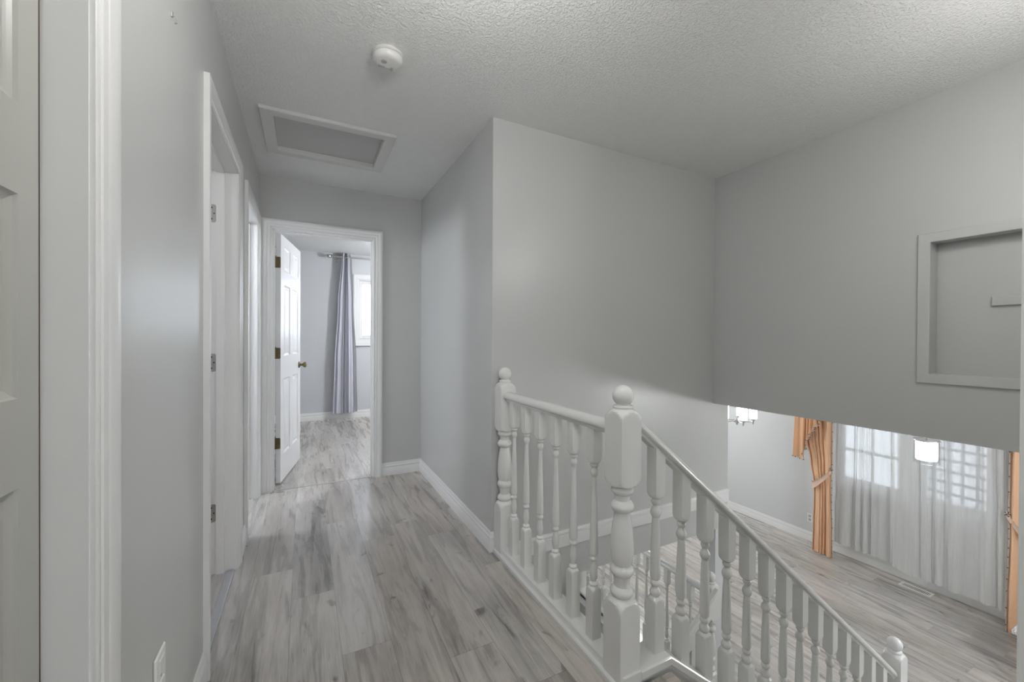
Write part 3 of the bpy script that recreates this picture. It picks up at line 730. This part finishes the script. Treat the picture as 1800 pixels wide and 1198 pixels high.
# closed stringer with moulded cap
m_ = MB()
CAPP = [(-.055, -.030), (-.055, -.006), (-.050, 0), (.050, 0), (.055, -.006), (.055, -.030), (.046, -.036), (.044, -.050), (.030, -.052), (.030, -.300), (-.030, -.300), (-.030, -.052), (-.044, -.050), (-.046, -.036)]
xs = [1.048, 1.19, 3.06]
m_.rings([[(x, NY + p[0], max(zc(x) + p[1], ZL + .002)) for p in CAPP] for x in (1.045, 1.19, 3.06)]); part(m_, 'stringer', M['rail'], g, 30)

# --- stairs
st = thing('staircase', 'flight of stairs leading down from the landing to the living room', 'staircase', (2.1, .62, ZL))
nr = 9; rise = -ZL / nr; run = .219
y0, y1 = YN + .002, 1.033
prev = None
for i in range(1, nr):
    xa = 1.155 + run * (i - 1); z = -rise * i
    m_ = MB(); m_.bbox(xa + .001, xa + run + .026, y0, y1, z - .028, z, .006)
    tr = part(m_, 'tread', M['tread'], st) if prev is None else None
    if prev is None: prev = tr
    else:
        c_ = prev.copy(); COL.objects.link(c_); c_.parent = st; c_.location = prev.location + Vector((run * (i - 1), 0, -rise * (i - 1)))
prev = None
for i in range(nr):
    m_ = MB()
    if prev is None:
        m_.box(1.155, 1.173, y0, y1, -rise + .0005, -.0005); prev = part(m_, 'riser', M['trim'], st)
    else:
        c_ = prev.copy(); COL.objects.link(c_); c_.parent = st; c_.location = prev.location + Vector((run * i, 0, -rise * i))
m_ = MB(); m_.bbox(1.13, 1.185, y0, y1, -.026, .0035, .006); part(m_, 'nosing', M['tread'], st)

# --- lower level guard
GX = 2.75
g = thing('lower_guard_rail', 'small white balustrade on the lower level beyond the stairwell', 'balustrade', (GX, 2.85, ZL))
c_ = n0.copy(); COL.objects.link(c_); c_.parent = g; c_.location = -Vector(g.location) + Vector((GX - NX, 2.035 - NY, ZL))
c_ = n0.copy(); COL.objects.link(c_); c_.parent = g; c_.location = -Vector(g.location) + Vector((GX - NX, 3.65 - NY, ZL))
m_ = MB(); m_.prism(RAILP, lambda p, t: (GX + p[0] * 1.1, t, ZL + .857 + p[1]), 2.075, 3.61, 0); part(m_, 'handrail', M['rail'], g, 50)
c0 = b0.copy(); COL.objects.link(c0); c0.parent = g; c0.location = -Vector(g.location) + Vector((GX - NX, 2.213 - (NY + .156), ZL))
add_children_copies(c0, g, [(0, .117 * k, 0) for k in range(1, 12)])
m_ = MB(); m_.bbox(GX - .066, GX + .055, 1.99, 3.70, ZL + .0, ZL + .05, .006); m_.bbox(GX - .066, GX - .052, 1.99, 3.70, ZL - .03, ZL + .03, .002); part(m_, 'curb', M['rail'], g)

# --- basement stair and its handrail
bs = thing('basement_staircase', 'lower stairs going down below the landing behind the balusters', 'staircase', (1.9, 1.55, -2.9))
prev = None
nb = 7; r2 = (2.9 + ZL) / nb
for i in range(1, nb):
    xa = 2.62 - .22 * (i - 1); z = ZL - r2 * i
    if prev is None:
        m_ = MB(); m_.bbox(xa - .25, xa - .001, 1.05, 1.92, z - .028, z, .005); prev = part(m_, 'tread', M['tread'], bs)
    else:
        c_ = prev.copy(); COL.objects.link(c_); c_.parent = bs; c_.location = prev.location + Vector((-.22 * (i - 1), 0, -r2 * (i - 1)))
prev = None
for i in range(nb):
    if prev is None:
        m_ = MB(); m_.box(2.602, 2.619, 1.05, 1.92, ZL - r2 + .0005, ZL - .0005); prev = part(m_, 'riser', M['trim'], bs)
    else:
        c_ = prev.copy(); COL.objects.link(c_); c_.parent = bs; c_.location = prev.location + Vector((-.22 * i, 0, -r2 * i))
g = thing('basement_handrail', 'white sloping handrail with square posts beside the basement stairs', 'handrail', (2.2, 1.97, -2.2))
zz = lambda x: -.635 - .72 * (2.70 - x)
m_ = MB(); m_.rings([[(x, 1.95 + a, zz(x) + b_) for a, b_ in ((-.022, -.125), (-.022, -.012), (-.012, 0), (.012, 0), (.022, -.012), (.022, -.125))] for x in (2.705, 1.2)]); part(m_, 'handrail', M['rail'], g)
prev = None
for x in (2.44, 1.75):
    m_ = MB(); m_.bbox(x - .018, x + .018, 1.935, 1.965, zz(x) - 1.02, zz(x) - .10, .002); part(m_, 'post', M['rail'], g)

# ------------------------------------------------------------------ curtains
def drape(mb, P, widths, zs, folds, amp, ph=0, thick=.0022, nu=90, mi=0, wob=.0):
    """P(a, z, n). widths: list of (a_left, a_right, ampscale) at each z; interpolated. Thin double-sided cloth with real thickness."""
    rows = []
    K = len(zs)
    def interp(t, arr):
        x = t * (K - 1); i = min(int(x), K - 2); f_ = x - i; f_ = f_ * f_ * (3 - 2 * f_)
        return [arr[i][k] * (1 - f_) + arr[i + 1][k] * f_ for k in range(len(arr[i]))]
    nv = 36; front = []; back = []
    for j in range(nv + 1):
        t = j / nv; x = t * (K - 1); i = min(int(x), K - 2); z = zs[i] + (zs[i + 1] - zs[i]) * (x - i)
        al, ar, am = interp(t, widths); rf = []; rb = []
        for q in range(nu + 1):
            u = q / nu
            uu = u + .35 / folds * math.sin(2 * PI * u * 1.7 + ph)
            nrm = math.sin(2 * PI * folds * uu + ph) * .75 + .35 * math.sin(2 * PI * folds * 2.13 * uu + 1.3 + ph + wob * t) + .3 * math.sin(2 * PI * 2.3 * u + ph * 2)
            n = amp * am * nrm
            a = al + (ar - al) * u + .25 * amp * am * math.cos(2 * PI * folds * uu + ph) / max(1, folds * .4)
            rf.append(P(a, z, n + thick)); rb.append(P(a, z, n))
        front.append(rf); back.append(rb)
    W_ = nu + 1
    vs = [p for r_ in front for p in r_] + [p for r_ in back for p in r_]; fs = []; off = W_ * (nv + 1)
    for j in range(nv):
        for q in range(nu):
            a = j * W_ + q; fs.append((a, a + 1, a + W_ + 1, a + W_)); fs.append((off + a, off + a + W_, off + a + W_ + 1, off + a + 1))
    for q in range(nu):
        fs.append((q, off + q, off + q + 1, q + 1)); a = nv * W_ + q; fs.append((a, a + 1, off + a + 1, off + a))
    for j in range(nv):
        a = j * W_; fs.append((a, a + W_, off + a + W_, off + a)); a = j * W_ + nu; fs.append((a, off + a, off + a + W_, a + W_))
    mb.add(vs, fs, mi); return front

# bedroom curtain on a rod
r = thing('bedroom_curtain', 'pale lilac grey curtain hanging beside the bedroom window', 'curtain', (.53, 6.40, .10))
PB = lambda a, z, n: (a, 6.40 - n, z)
m_ = MB(); drape(m_, PB, [(.485, .585, .75), (.475, .600, .8), (.43, .630, .9), (.385, .655, 1), (.365, .665, 1)], [2.432, 2.33, 1.7, .8, .095], 4.0, .026, .4, nu=80)
part(m_, 'curtain_panel', M['curtain'], r, 60)
m_ = MB(); drape(m_, PB, [(.585, .600, .3), (.60, .620, .3), (.628, .645, .3), (.655, .69, .3), (.665, .705, .3)], [2.42, 2.33, 1.7, .8, .105], 1.0, .01, .2, nu=12); part(m_, 'lining', M['curtaindark'], r, 60, label='dark grey lining edge')
m_ = MB()
for a in (.50, .535, .57): m_.tube([(a, 6.40 + .028 * math.cos(q), 2.372 + .028 * math.sin(q)) for q in [2 * PI * i / 16 for i in range(17)]], .003, 6)
part(m_, 'grommets', M['nickel'], r)
r = thing('curtain_rod', 'brushed metal curtain rod with ball finial above the bedroom window', 'curtain rod', (1.2, 6.40, 2.37))
m_ = MB(); m_.tube([(.365, 6.40, 2.372), (2.05, 6.40, 2.372)], .011, 12); part(m_, 'rod', M['nickel'], r)
m_ = MB()
rs = []
for t, rad in [(0, .011), (-.006, .017), (-.014, .017), (-.018, .010), (-.024, .010), (-.028, .017), (-.036, .024), (-.048, .029), (-.060, .029), (-.070, .024), (-.077, .015), (-.080, .002)]:
    rs.append([(.365 + t, 6.40 + rad * math.cos(2 * PI * i / 18), 2.372 + rad * math.sin(2 * PI * i / 18)) for i in range(18)])
m_.rings(rs); part(m_, 'finial', M['nickel'], r)
m_ = MB(); m_.tube([(.43, 6.40, 2.360), (.43, 6.46, 2.352), (.43, BY, 2.352)], .006, 8); m_.bbox(.415, .445, BY - .006, BY, 2.31, 2.39, .002); part(m_, 'bracket', M['nickel'], r)

# bedroom window
r = sroot('window_1', (BW[0], BY, BW[2]))
fr = MB(); win_casing(fr, lambda a, b_, n: (a, BY - n, b_), BW[0] - .006, BW[1] + .006, BW[2] - .01, BW[3] + .01, prof=[(w_ * 1.15, t_) for w_, t_ in CASING]); part(fr, 'casing', M['trim'], r)
fr = MB()
for a0, a1, b0_, b1_ in ((BW[0], BW[0] + .045, BW[2], BW[3]), (BW[1] - .045, BW[1], BW[2], BW[3]), (BW[0] + .045, BW[1] - .045, BW[2], BW[2] + .045), (BW[0] + .045, BW[1] - .045, BW[3] - .045, BW[3]), ((BW[0] + BW[1]) / 2 - .025, (BW[0] + BW[1]) / 2 + .025, BW[2] + .045, BW[3] - .045)):
    fr.bbox(a0, a1, BY + .03, BY + .09, b0_, b1_, .003)
part(fr, 'window_frame', M['trim'], r)
gl = MB(); gl.box(BW[0] + .04, BW[1] - .04, BY + .058, BY + .062, BW[2] + .04, BW[3] - .04); part(gl, 'pane', M['glass'], r)
fr = MB(); fr.bbox(BW[0] - .09, BW[1] + .09, BY - .03, BY + .03, BW[2] - .115, BW[2] - .09, .004); part(fr, 'window_sill', M['trim'], r)

# living windows
def living_window(idx, W_, style):
    r = sroot('window_%d' % idx, (XW, W_[0], WZ[0]))
    fr = MB(); win_casing(fr, lambda a, b_, n: (XW - n, a, b_), W_[0] - .004, W_[1] + .004, WZ[0] - .004, WZ[1] + .004, prof=[(w_ * .9, t_) for w_, t_ in CASING]); part(fr, 'casing', M['trim'], r)
    fr = MB(); e = .04
    for a0, a1, b0_, b1_ in ((W_[0], W_[0] + e, *WZ), (W_[1] - e, W_[1], *WZ), (W_[0] + e, W_[1] - e, WZ[0], WZ[0] + e), (W_[0] + e, W_[1] - e, WZ[1] - e, WZ[1])): fr.bbox(XW + .04, XW + .10, a0, a1, b0_, b1_, .003)
    if style: fr.bbox(XW + .05, XW + .09, W_[0] + e, W_[1] - e, -.24, -.205, .002); fr.bbox(XW + .06, XW + .08, 2.44, 2.465, WZ[0] + e, WZ[1] - e, .002)
    part(fr, 'window_frame', M['trim'], r)
    gl = MB(); gl.box(XW + .068, XW + .072, W_[0] + e - .003, W_[1] - e + .003, WZ[0] + e - .003, WZ[1] - e + .003); part(gl, 'pane', M['glass'], r)
    fr = MB(); fr.bbox(XW - .035, XW + .045, W_[0] - .068, W_[1] + .068, WZ[0] - .10, WZ[0] - .072, .004); part(fr, 'window_sill', M['trim'], r)
living_window(2, WIN[0], 0); living_window(3, WIN[1], 1)

PW = lambda a, z, n: (XW - .115 - n, a * .982, z)
PW2 = lambda a, z, n: (XW - .205 - n, a * .967, z)
r = thing('sheer_curtain', 'white sheer curtain panel covering the left living room window', 'sheer curtain', (XW - .13, 2.55, ZL + .16), 'sheer curtains')
m_ = MB(); drape(m_, PW, [(2.85, 2.235, .8), (2.85, 2.22, .9), (2.855, 2.21, 1.1), (2.865, 2.20, 1.35)], [LC - .10, .2, -.6, ZL + .17], 5.5, .026, .7, nu=200, wob=2.0, thick=.0006)
part(m_, 'curtain_panel', M['sheer'], r, 60)
r = thing('sheer_curtain', 'white sheer curtain panel covering the right living room window', 'sheer curtain', (XW - .13, 1.8, ZL + .16), 'sheer curtains')
m_ = MB(); drape(m_, PW2, [(2.26, 1.365, .8), (2.255, 1.36, .9), (2.245, 1.345, 1.1), (2.24, 1.335, 1.2)], [LC - .10, .2, -.6, ZL + .16], 6.2, .026, 2.1, nu=240, wob=2.5, thick=.0006)
part(m_, 'curtain_panel', M['sheer'], r, 60)
m_ = MB(); m_.tube([(XW - .13, 3.2, LC - .06), (XW - .13, .95, LC - .06)], .012, 10)
rod = tag(m_.build('living_curtain_rod', M['nickel']), 'metal curtain rod above the living room windows', 'curtain rod')

def gold_drape(mir, label):
    fy = (lambda y: y) if not mir else (lambda y: 4.195 - y)
    cy = fy(2.97)
    r = thing('swag_drape', label, 'drape', (XW - .2, cy, ZL), 'tied back drapes')
    PG = lambda a, z, n: (XW - .27 - n, fy(a) * .957, max(z if z > LC - .2 else 1.2 - (1.2 - z) * .957, ZL + .012))
    ws = [(3.24, 2.87, 1.15), (3.225, 2.87, 1.15), (3.19, 2.868, 1.1), (3.12, 2.868, .8), (3.075, 2.872, .6), (3.072, 2.868, .8), (3.08, 2.86, .95), (3.088, 2.858, 1.0)]
    zs = [LC - .08, .2, -.1, -.5, -.76, -1.0, -1.3, ZL - .14]
    m_ = MB(); fr_ = drape(m_, PG, ws, zs, 5.0, .024, .9, nu=110, thick=.003)
    pnl = part(m_, 'drape_panel', M['gold'], r, 60)
    m_ = MB(); n = 0
    for row in fr_[2:]:
        p = Vector(row[-1])
        m_.ball((p.x - .006, p.y + (-.006 if not mir else .006), p.z), .0065, 7, 5, mi=n % 2); n += 1
    for a_, b_ in zip(fr_[2:], fr_[3:]):
        p = (Vector(a_[-1]) + Vector(b_[-1])) / 2
        m_.ball((p.x - .006, p.y + (-.004 if not mir else .004), p.z), .0045, 6, 4, mi=0)
    m_.tube([(row[-1][0] - .006, row[-1][1] + (-.005 if not mir else .005), row[-1][2]) for row in fr_], .0035, 6)
    part(m_, 'bead_trim', [M['bead'], M['beaddark']], r, 60, label='small cream and dark beads along the drape edge')
    # tie back band: a curved strap from low outer side up to a wall hook
    m_ = MB(); top = []; bot = []; rs = []
    for i in range(25):
        u = i / 24; a = 3.090 - .232 * u; n_ = .040 * math.sin(PI * min(1, u * 1.15 + .02)) + .010
        z = -.80 + .25 * u ** 1.5; hw = .048 - .022 * u
        ruf = .005 * math.sin(i * 2.2)
        P0 = PG(a, z + hw, n_ + ruf + .012); P1 = PG(a, z - hw, n_ - ruf + .012); P2 = PG(a, z - hw, n_ - .004 + .012); P3 = PG(a, z + hw, n_ - .004 + .012)
        rs.append([P0, P1, P2, P3]); top.append(P0)
    m_.rings(rs); part(m_, 'tie_band', M['goldback'], r, 60, label='pinkish tie-back band')
    m_ = MB()
    for i, p in enumerate(top):
        m_.ball((p[0] - .003, p[1], p[2] + .004), .0065, 7, 5, mi=0)
    e_ = PG(2.862, -.53, .02)
    for k in range(10):
        q = 2 * PI * k / 10; m_.ball((e_[0] - .004, e_[1] + .016 * math.cos(q), e_[2] + .02 * math.sin(q)), .007, 7, 5, mi=k % 2)
    m_.ball(e_, .013, 8, 6, mi=1)
    part(m_, 'tie_beads', [M['bead'], M['beaddark']], r, 60, label='bead trim and rosette on the tie-back')
    return r
gold_drape(False, 'apricot satin drape tied back, left of the living room windows')
gold_drape(True, 'apricot satin drape tied back, right of the living room windows')
# cascade tail of the swag valance
r = thing('valance_cascade', 'apricot cascade tail of the valance hanging left of the window drape', 'valance', (XW - .28, 3.15, .1))
def cascade(mir):
    fy = (lambda y: y) if not mir else (lambda y: 4.195 - y)
    segs = [(3.345, -.44), (3.31, -.465), (3.215, -.49), (3.208, -.34), (3.178, -.32), (3.168, -.19), (3.14, -.17), (3.122, -.08), (3.085, -.06), (3.072, .0), (3.03, .03), (3.0, .12), (2.94, .17), (2.90, .3)]
    m = MB(); front = []; back = []; bot = []
    NU = 88
    for q in range(NU + 1):
        u = q / NU * (len(segs) - 1); i = min(int(u), len(segs) - 2); f_ = u - i
        a = segs[i][0] * (1 - f_) + segs[i + 1][0] * f_; zb = segs[i][1] * (1 - f_) + segs[i + 1][1] * f_
        n_ = .028 * math.sin(u * PI * .95) + .012 * math.sin(u * 5)
        cf = []; cb = []
        for j in range(9):
            t = j / 8; z = (LC - .07) * (1 - t) + zb * t; k = .45 + .55 * t
            ya = fy(a * t + (a * .86 + 3.1 * .14) * (1 - t)) * .943; za = z if j == 0 else 1.2 - (1.2 - z) * .943; cf.append((XW - .36 - n_ * k - .003, ya, za)); cb.append((XW - .36 - n_ * k, ya, za))
        front.append(cf); back.append(cb); bot.append(cf[-1])
    vs = [p for r_ in front for p in r_] + [p for r_ in back for p in r_]; off = 9 * (NU + 1); fs = []
    for q in range(NU):
        for j in range(8):
            a = q * 9 + j; fs.append((a, a + 1, a + 10, a + 9)); fs.append((off + a, off + a + 9, off + a + 10, off + a + 1))
        a = q * 9 + 8; fs.append((a, off + a, off + a + 9, a + 9)); a = q * 9; fs.append((a, a + 9, off + a + 9, off + a))
    fs.append(tuple(range(9)) + tuple(off + 8 - j for j in range(9)))
    a = NU * 9; fs.append(tuple(a + 8 - j for j in range(9)) + tuple(off + a + j for j in range(9)))
    m.add(vs, fs); return m, bot
m_, bot = cascade(False); part(m_, 'cloth', M['gold'], r, 60)
m_ = MB()
for i, p in enumerate(bot[::2]): m_.ball((p[0] - .004, p[1], p[2] - .010), .0075, 7, 5, mi=i % 2); m_.ball((p[0] - .004, p[1], p[2] + .002), .005, 6, 4, mi=0)
m_.tube([(p[0] - .004, p[1], p[2] - .003) for p in bot], .0035, 6)
part(m_, 'bead_trim', [M['bead'], M['beaddark']], r, 60, label='dark and cream bead fringe')

# ------------------------------------------------------------------ chandelier and pendant
cx, cy = 4.30, 2.87
r = thing('chandelier', 'chrome five arm chandelier with lit white glass shades', 'chandelier', (cx, cy, LC))
m_ = MB(); m_.lathe([(LC, .06), (LC - .02, .06), (LC - .03, .012), (.42, .009), (.33, .009), (.325, .022), (.318, .036), (.300, .040), (.285, .034), (.275, .014), (.268, .010), (.262, .014), (.256, .010), (.252, .002)], cx, cy, 24); part(m_, 'stem', M['chrome'], r)
for k in range(5):
    a = R(20 + 72 * k); c_, s_ = math.cos(a), math.sin(a); rr = .155
    m_ = MB(); m_.tube([(cx + c_ * t, cy + s_ * t, z) for t, z in ((.03, .305), (.06, .298), (.11, .296), (.145, .302), (rr, .312))], .0055, 8)
    m_.lathe([(.272, .003), (.280, .007), (.300, .006), (.312, .012), (.322, .026), (.330, .034), (.334, .034)], cx + c_ * rr, cy + s_ * rr, 16)
    part(m_, 'arm', M['chrome'], r)
    m_ = MB(); m_.lathe([(.334, .033), (.337, .037), (.42, .039), (.475, .040)], cx + c_ * rr, cy + s_ * rr, 20); part(m_, 'shade', M['glow_shade'], r)
px_, py_ = 4.10, 1.262
r = thing('pendant_light', 'lit drum pendant with clear outer glass hanging below the bulkhead', 'pendant light', (px_, py_, LC))
m_ = MB(); m_.lathe([(LC, .06), (LC - .02, .058), (LC - .03, .008), (.49, .006), (.48, .02), (.472, .072), (.462, .074), (.459, .02)], px_, py_, 36); part(m_, 'stem', M['chrome'], r)
m_ = MB(); m_.lathe([(.459, .058), (.440, .059), (.328, .059), (.322, .055), (.321, .001)], px_, py_, 36); part(m_, 'inner_shade', M['glow_pendant'], r, label='glowing white inner glass')
m_ = MB(); m_.lathe([(.461, .070), (.303, .072), (.299, .072), (.299, .069), (.303, .069), (.461, .067)], px_, py_, 36); part(m_, 'outer_shade', M['clear'], r, label='clear glass outer cylinder')

# ------------------------------------------------------------------ living floor things
r = thing('floor_vent', 'white slotted floor register beside the living room baseboard', 'floor vent', (6.145, 1.965, ZL))
vx0, vx1, vy0, vy1 = 6.085, 6.205, 1.83, 2.10
m_ = MB()
for b_ in ((vx0, vx0 + .024, vy0, vy1), (vx1 - .024, vx1, vy0, vy1), (vx0 + .024, vx1 - .024, vy0, vy0 + .022), (vx0 + .024, vx1 - .024, vy1 - .022, vy1)): m_.bbox(*b_, ZL, ZL + .006, .0015)
fm = part(m_, 'frame', M['vent'], r)
m_ = MB(); m_.box(vx0 + .02, vx1 - .02, vy0 + .02, vy1 - .02, ZL, ZL + .002); part(m_, 'duct_opening', M['black'], r)
m_ = MB()
for k in range(17):
    yy = vy0 + .030 + k * .0132; m_.box(vx0 + .022, vx1 - .022, yy - .0028, yy + .0028, ZL + .002, ZL + .005)
part(m_, 'louvres', M['vent'], r)
tx, ty, tz = 5.14, 1.066, -1.15
r = thing('side_table', 'white marble topped side table near the right drape', 'table', (tx + .25, ty - .25, ZL))
m_ = MB(); m_.bbox(tx, tx + .5, ty - .5, ty, tz - .035, tz, .005); part(m_, 'table_top', M['marble'], r)
for a in (tx + .04, tx + .43):
    for b_ in (ty - .46, ty - .07): m_ = MB(); m_.bbox(a, a + .03, b_, b_ + .03, ZL, tz - .035, .003); part(m_, 'leg', M['trim'], r)

# ------------------------------------------------------------------ outside
m_ = MB(); m_.box(XW + .3, 30, -20, 20, ZL - .6, ZL - .5); g_ = m_.build('ground', M['ground']); g_['kind'] = 'structure'
m_ = MB(); m_.box(8.0, 8.2, 0.2, 2.78, ZL - .5, 2.6); tag(m_.build('garden_block_wall', M['block']), 'pale block wall outside the right living room window', 'wall')

# ------------------------------------------------------------------ light
wd = bpy.data.worlds.new('World'); sc.world = wd; wd.use_nodes = True
nt = wd.node_tree; bg = nt.nodes['Background'] if 'Background' in nt.nodes else nt.nodes.new('ShaderNodeBackground')
WS = 1.75
bg.inputs[0].default_value = (.88, .935, 1.08, 1); bg.inputs[1].default_value = WS
def portal(name, loc, rot, sx_, sy_):
    l = bpy.data.lights.new(name, 'AREA'); l.shape = 'RECTANGLE'; l.size = sx_; l.size_y = sy_; l.energy = 1; l.cycles.is_portal = True
    o = bpy.data.objects.new(name, l); COL.objects.link(o); o.location = loc; o.rotation_euler = rot; return o
portal('bedroom_daylight', ((BW[0] + BW[1]) / 2, BY + .14, (BW[2] + BW[3]) / 2), (R(-90), 0, 0), BW[1] - BW[0], BW[3] - BW[2])
portal('living_daylight', (XW + .155, 1.725, -.025), (0, R(90), 0), 1.15, .55)
portal('living_daylight', (XW + .155, 2.465, -.025), (0, R(90), 0), 1.15, .65)
portal('side_daylight', (-2.71, 3.2, 1.45), (0, R(-90), 0), 1.1, .6)
portal('side_daylight', (-2.71, 2.0, 1.55), (0, R(-90), 0), .7, .6)
portal('rear_fill_portal', (.325, -2.41, 1.45), (R(90), 0, 0), .65, .9)  # guides sky light through the added rear opening

# ------------------------------------------------------------------ camera
cam = bpy.data.cameras.new('camera'); co = bpy.data.objects.new('camera', cam); COL.objects.link(co)
yaw, pitch, roll, FPX, CH = .4737, -.0061, .0058, 712.076, 1.2001
fwd = Vector((math.sin(yaw) * math.cos(pitch), math.cos(yaw) * math.cos(pitch), math.sin(pitch)))
rt = Vector((math.cos(yaw), -math.sin(yaw), 0)); up = rt.cross(fwd)
r2_ = rt * math.cos(roll) + up * math.sin(roll); u2_ = -rt * math.sin(roll) + up * math.cos(roll)
co.matrix_world = Matrix(((r2_.x, u2_.x, -fwd.x, 0), (r2_.y, u2_.y, -fwd.y, 0), (r2_.z, u2_.z, -fwd.z, CH), (0, 0, 0, 1)))
cam.sensor_width = 36; cam.lens = 36 * FPX / 1800; cam.clip_start = .02; cam.clip_end = 100
sc.camera = co

sc.view_settings.view_transform = 'Standard'; sc.view_settings.look = 'None'; sc.view_settings.gamma = 1
sc.view_settings.exposure = 1.08; sc.view_settings.use_curve_mapping = False
cy_ = sc.cycles
cy_.use_adaptive_sampling = True; cy_.adaptive_threshold = .015; cy_.use_denoising = True; cy_.denoiser = 'OPENIMAGEDENOISE'
cy_.max_bounces = 8; cy_.diffuse_bounces = 5; cy_.glossy_bounces = 4; cy_.transparent_max_bounces = 16; cy_.sample_clamp_indirect = 6
cy_.caustics_reflective = False; cy_.caustics_refractive = False
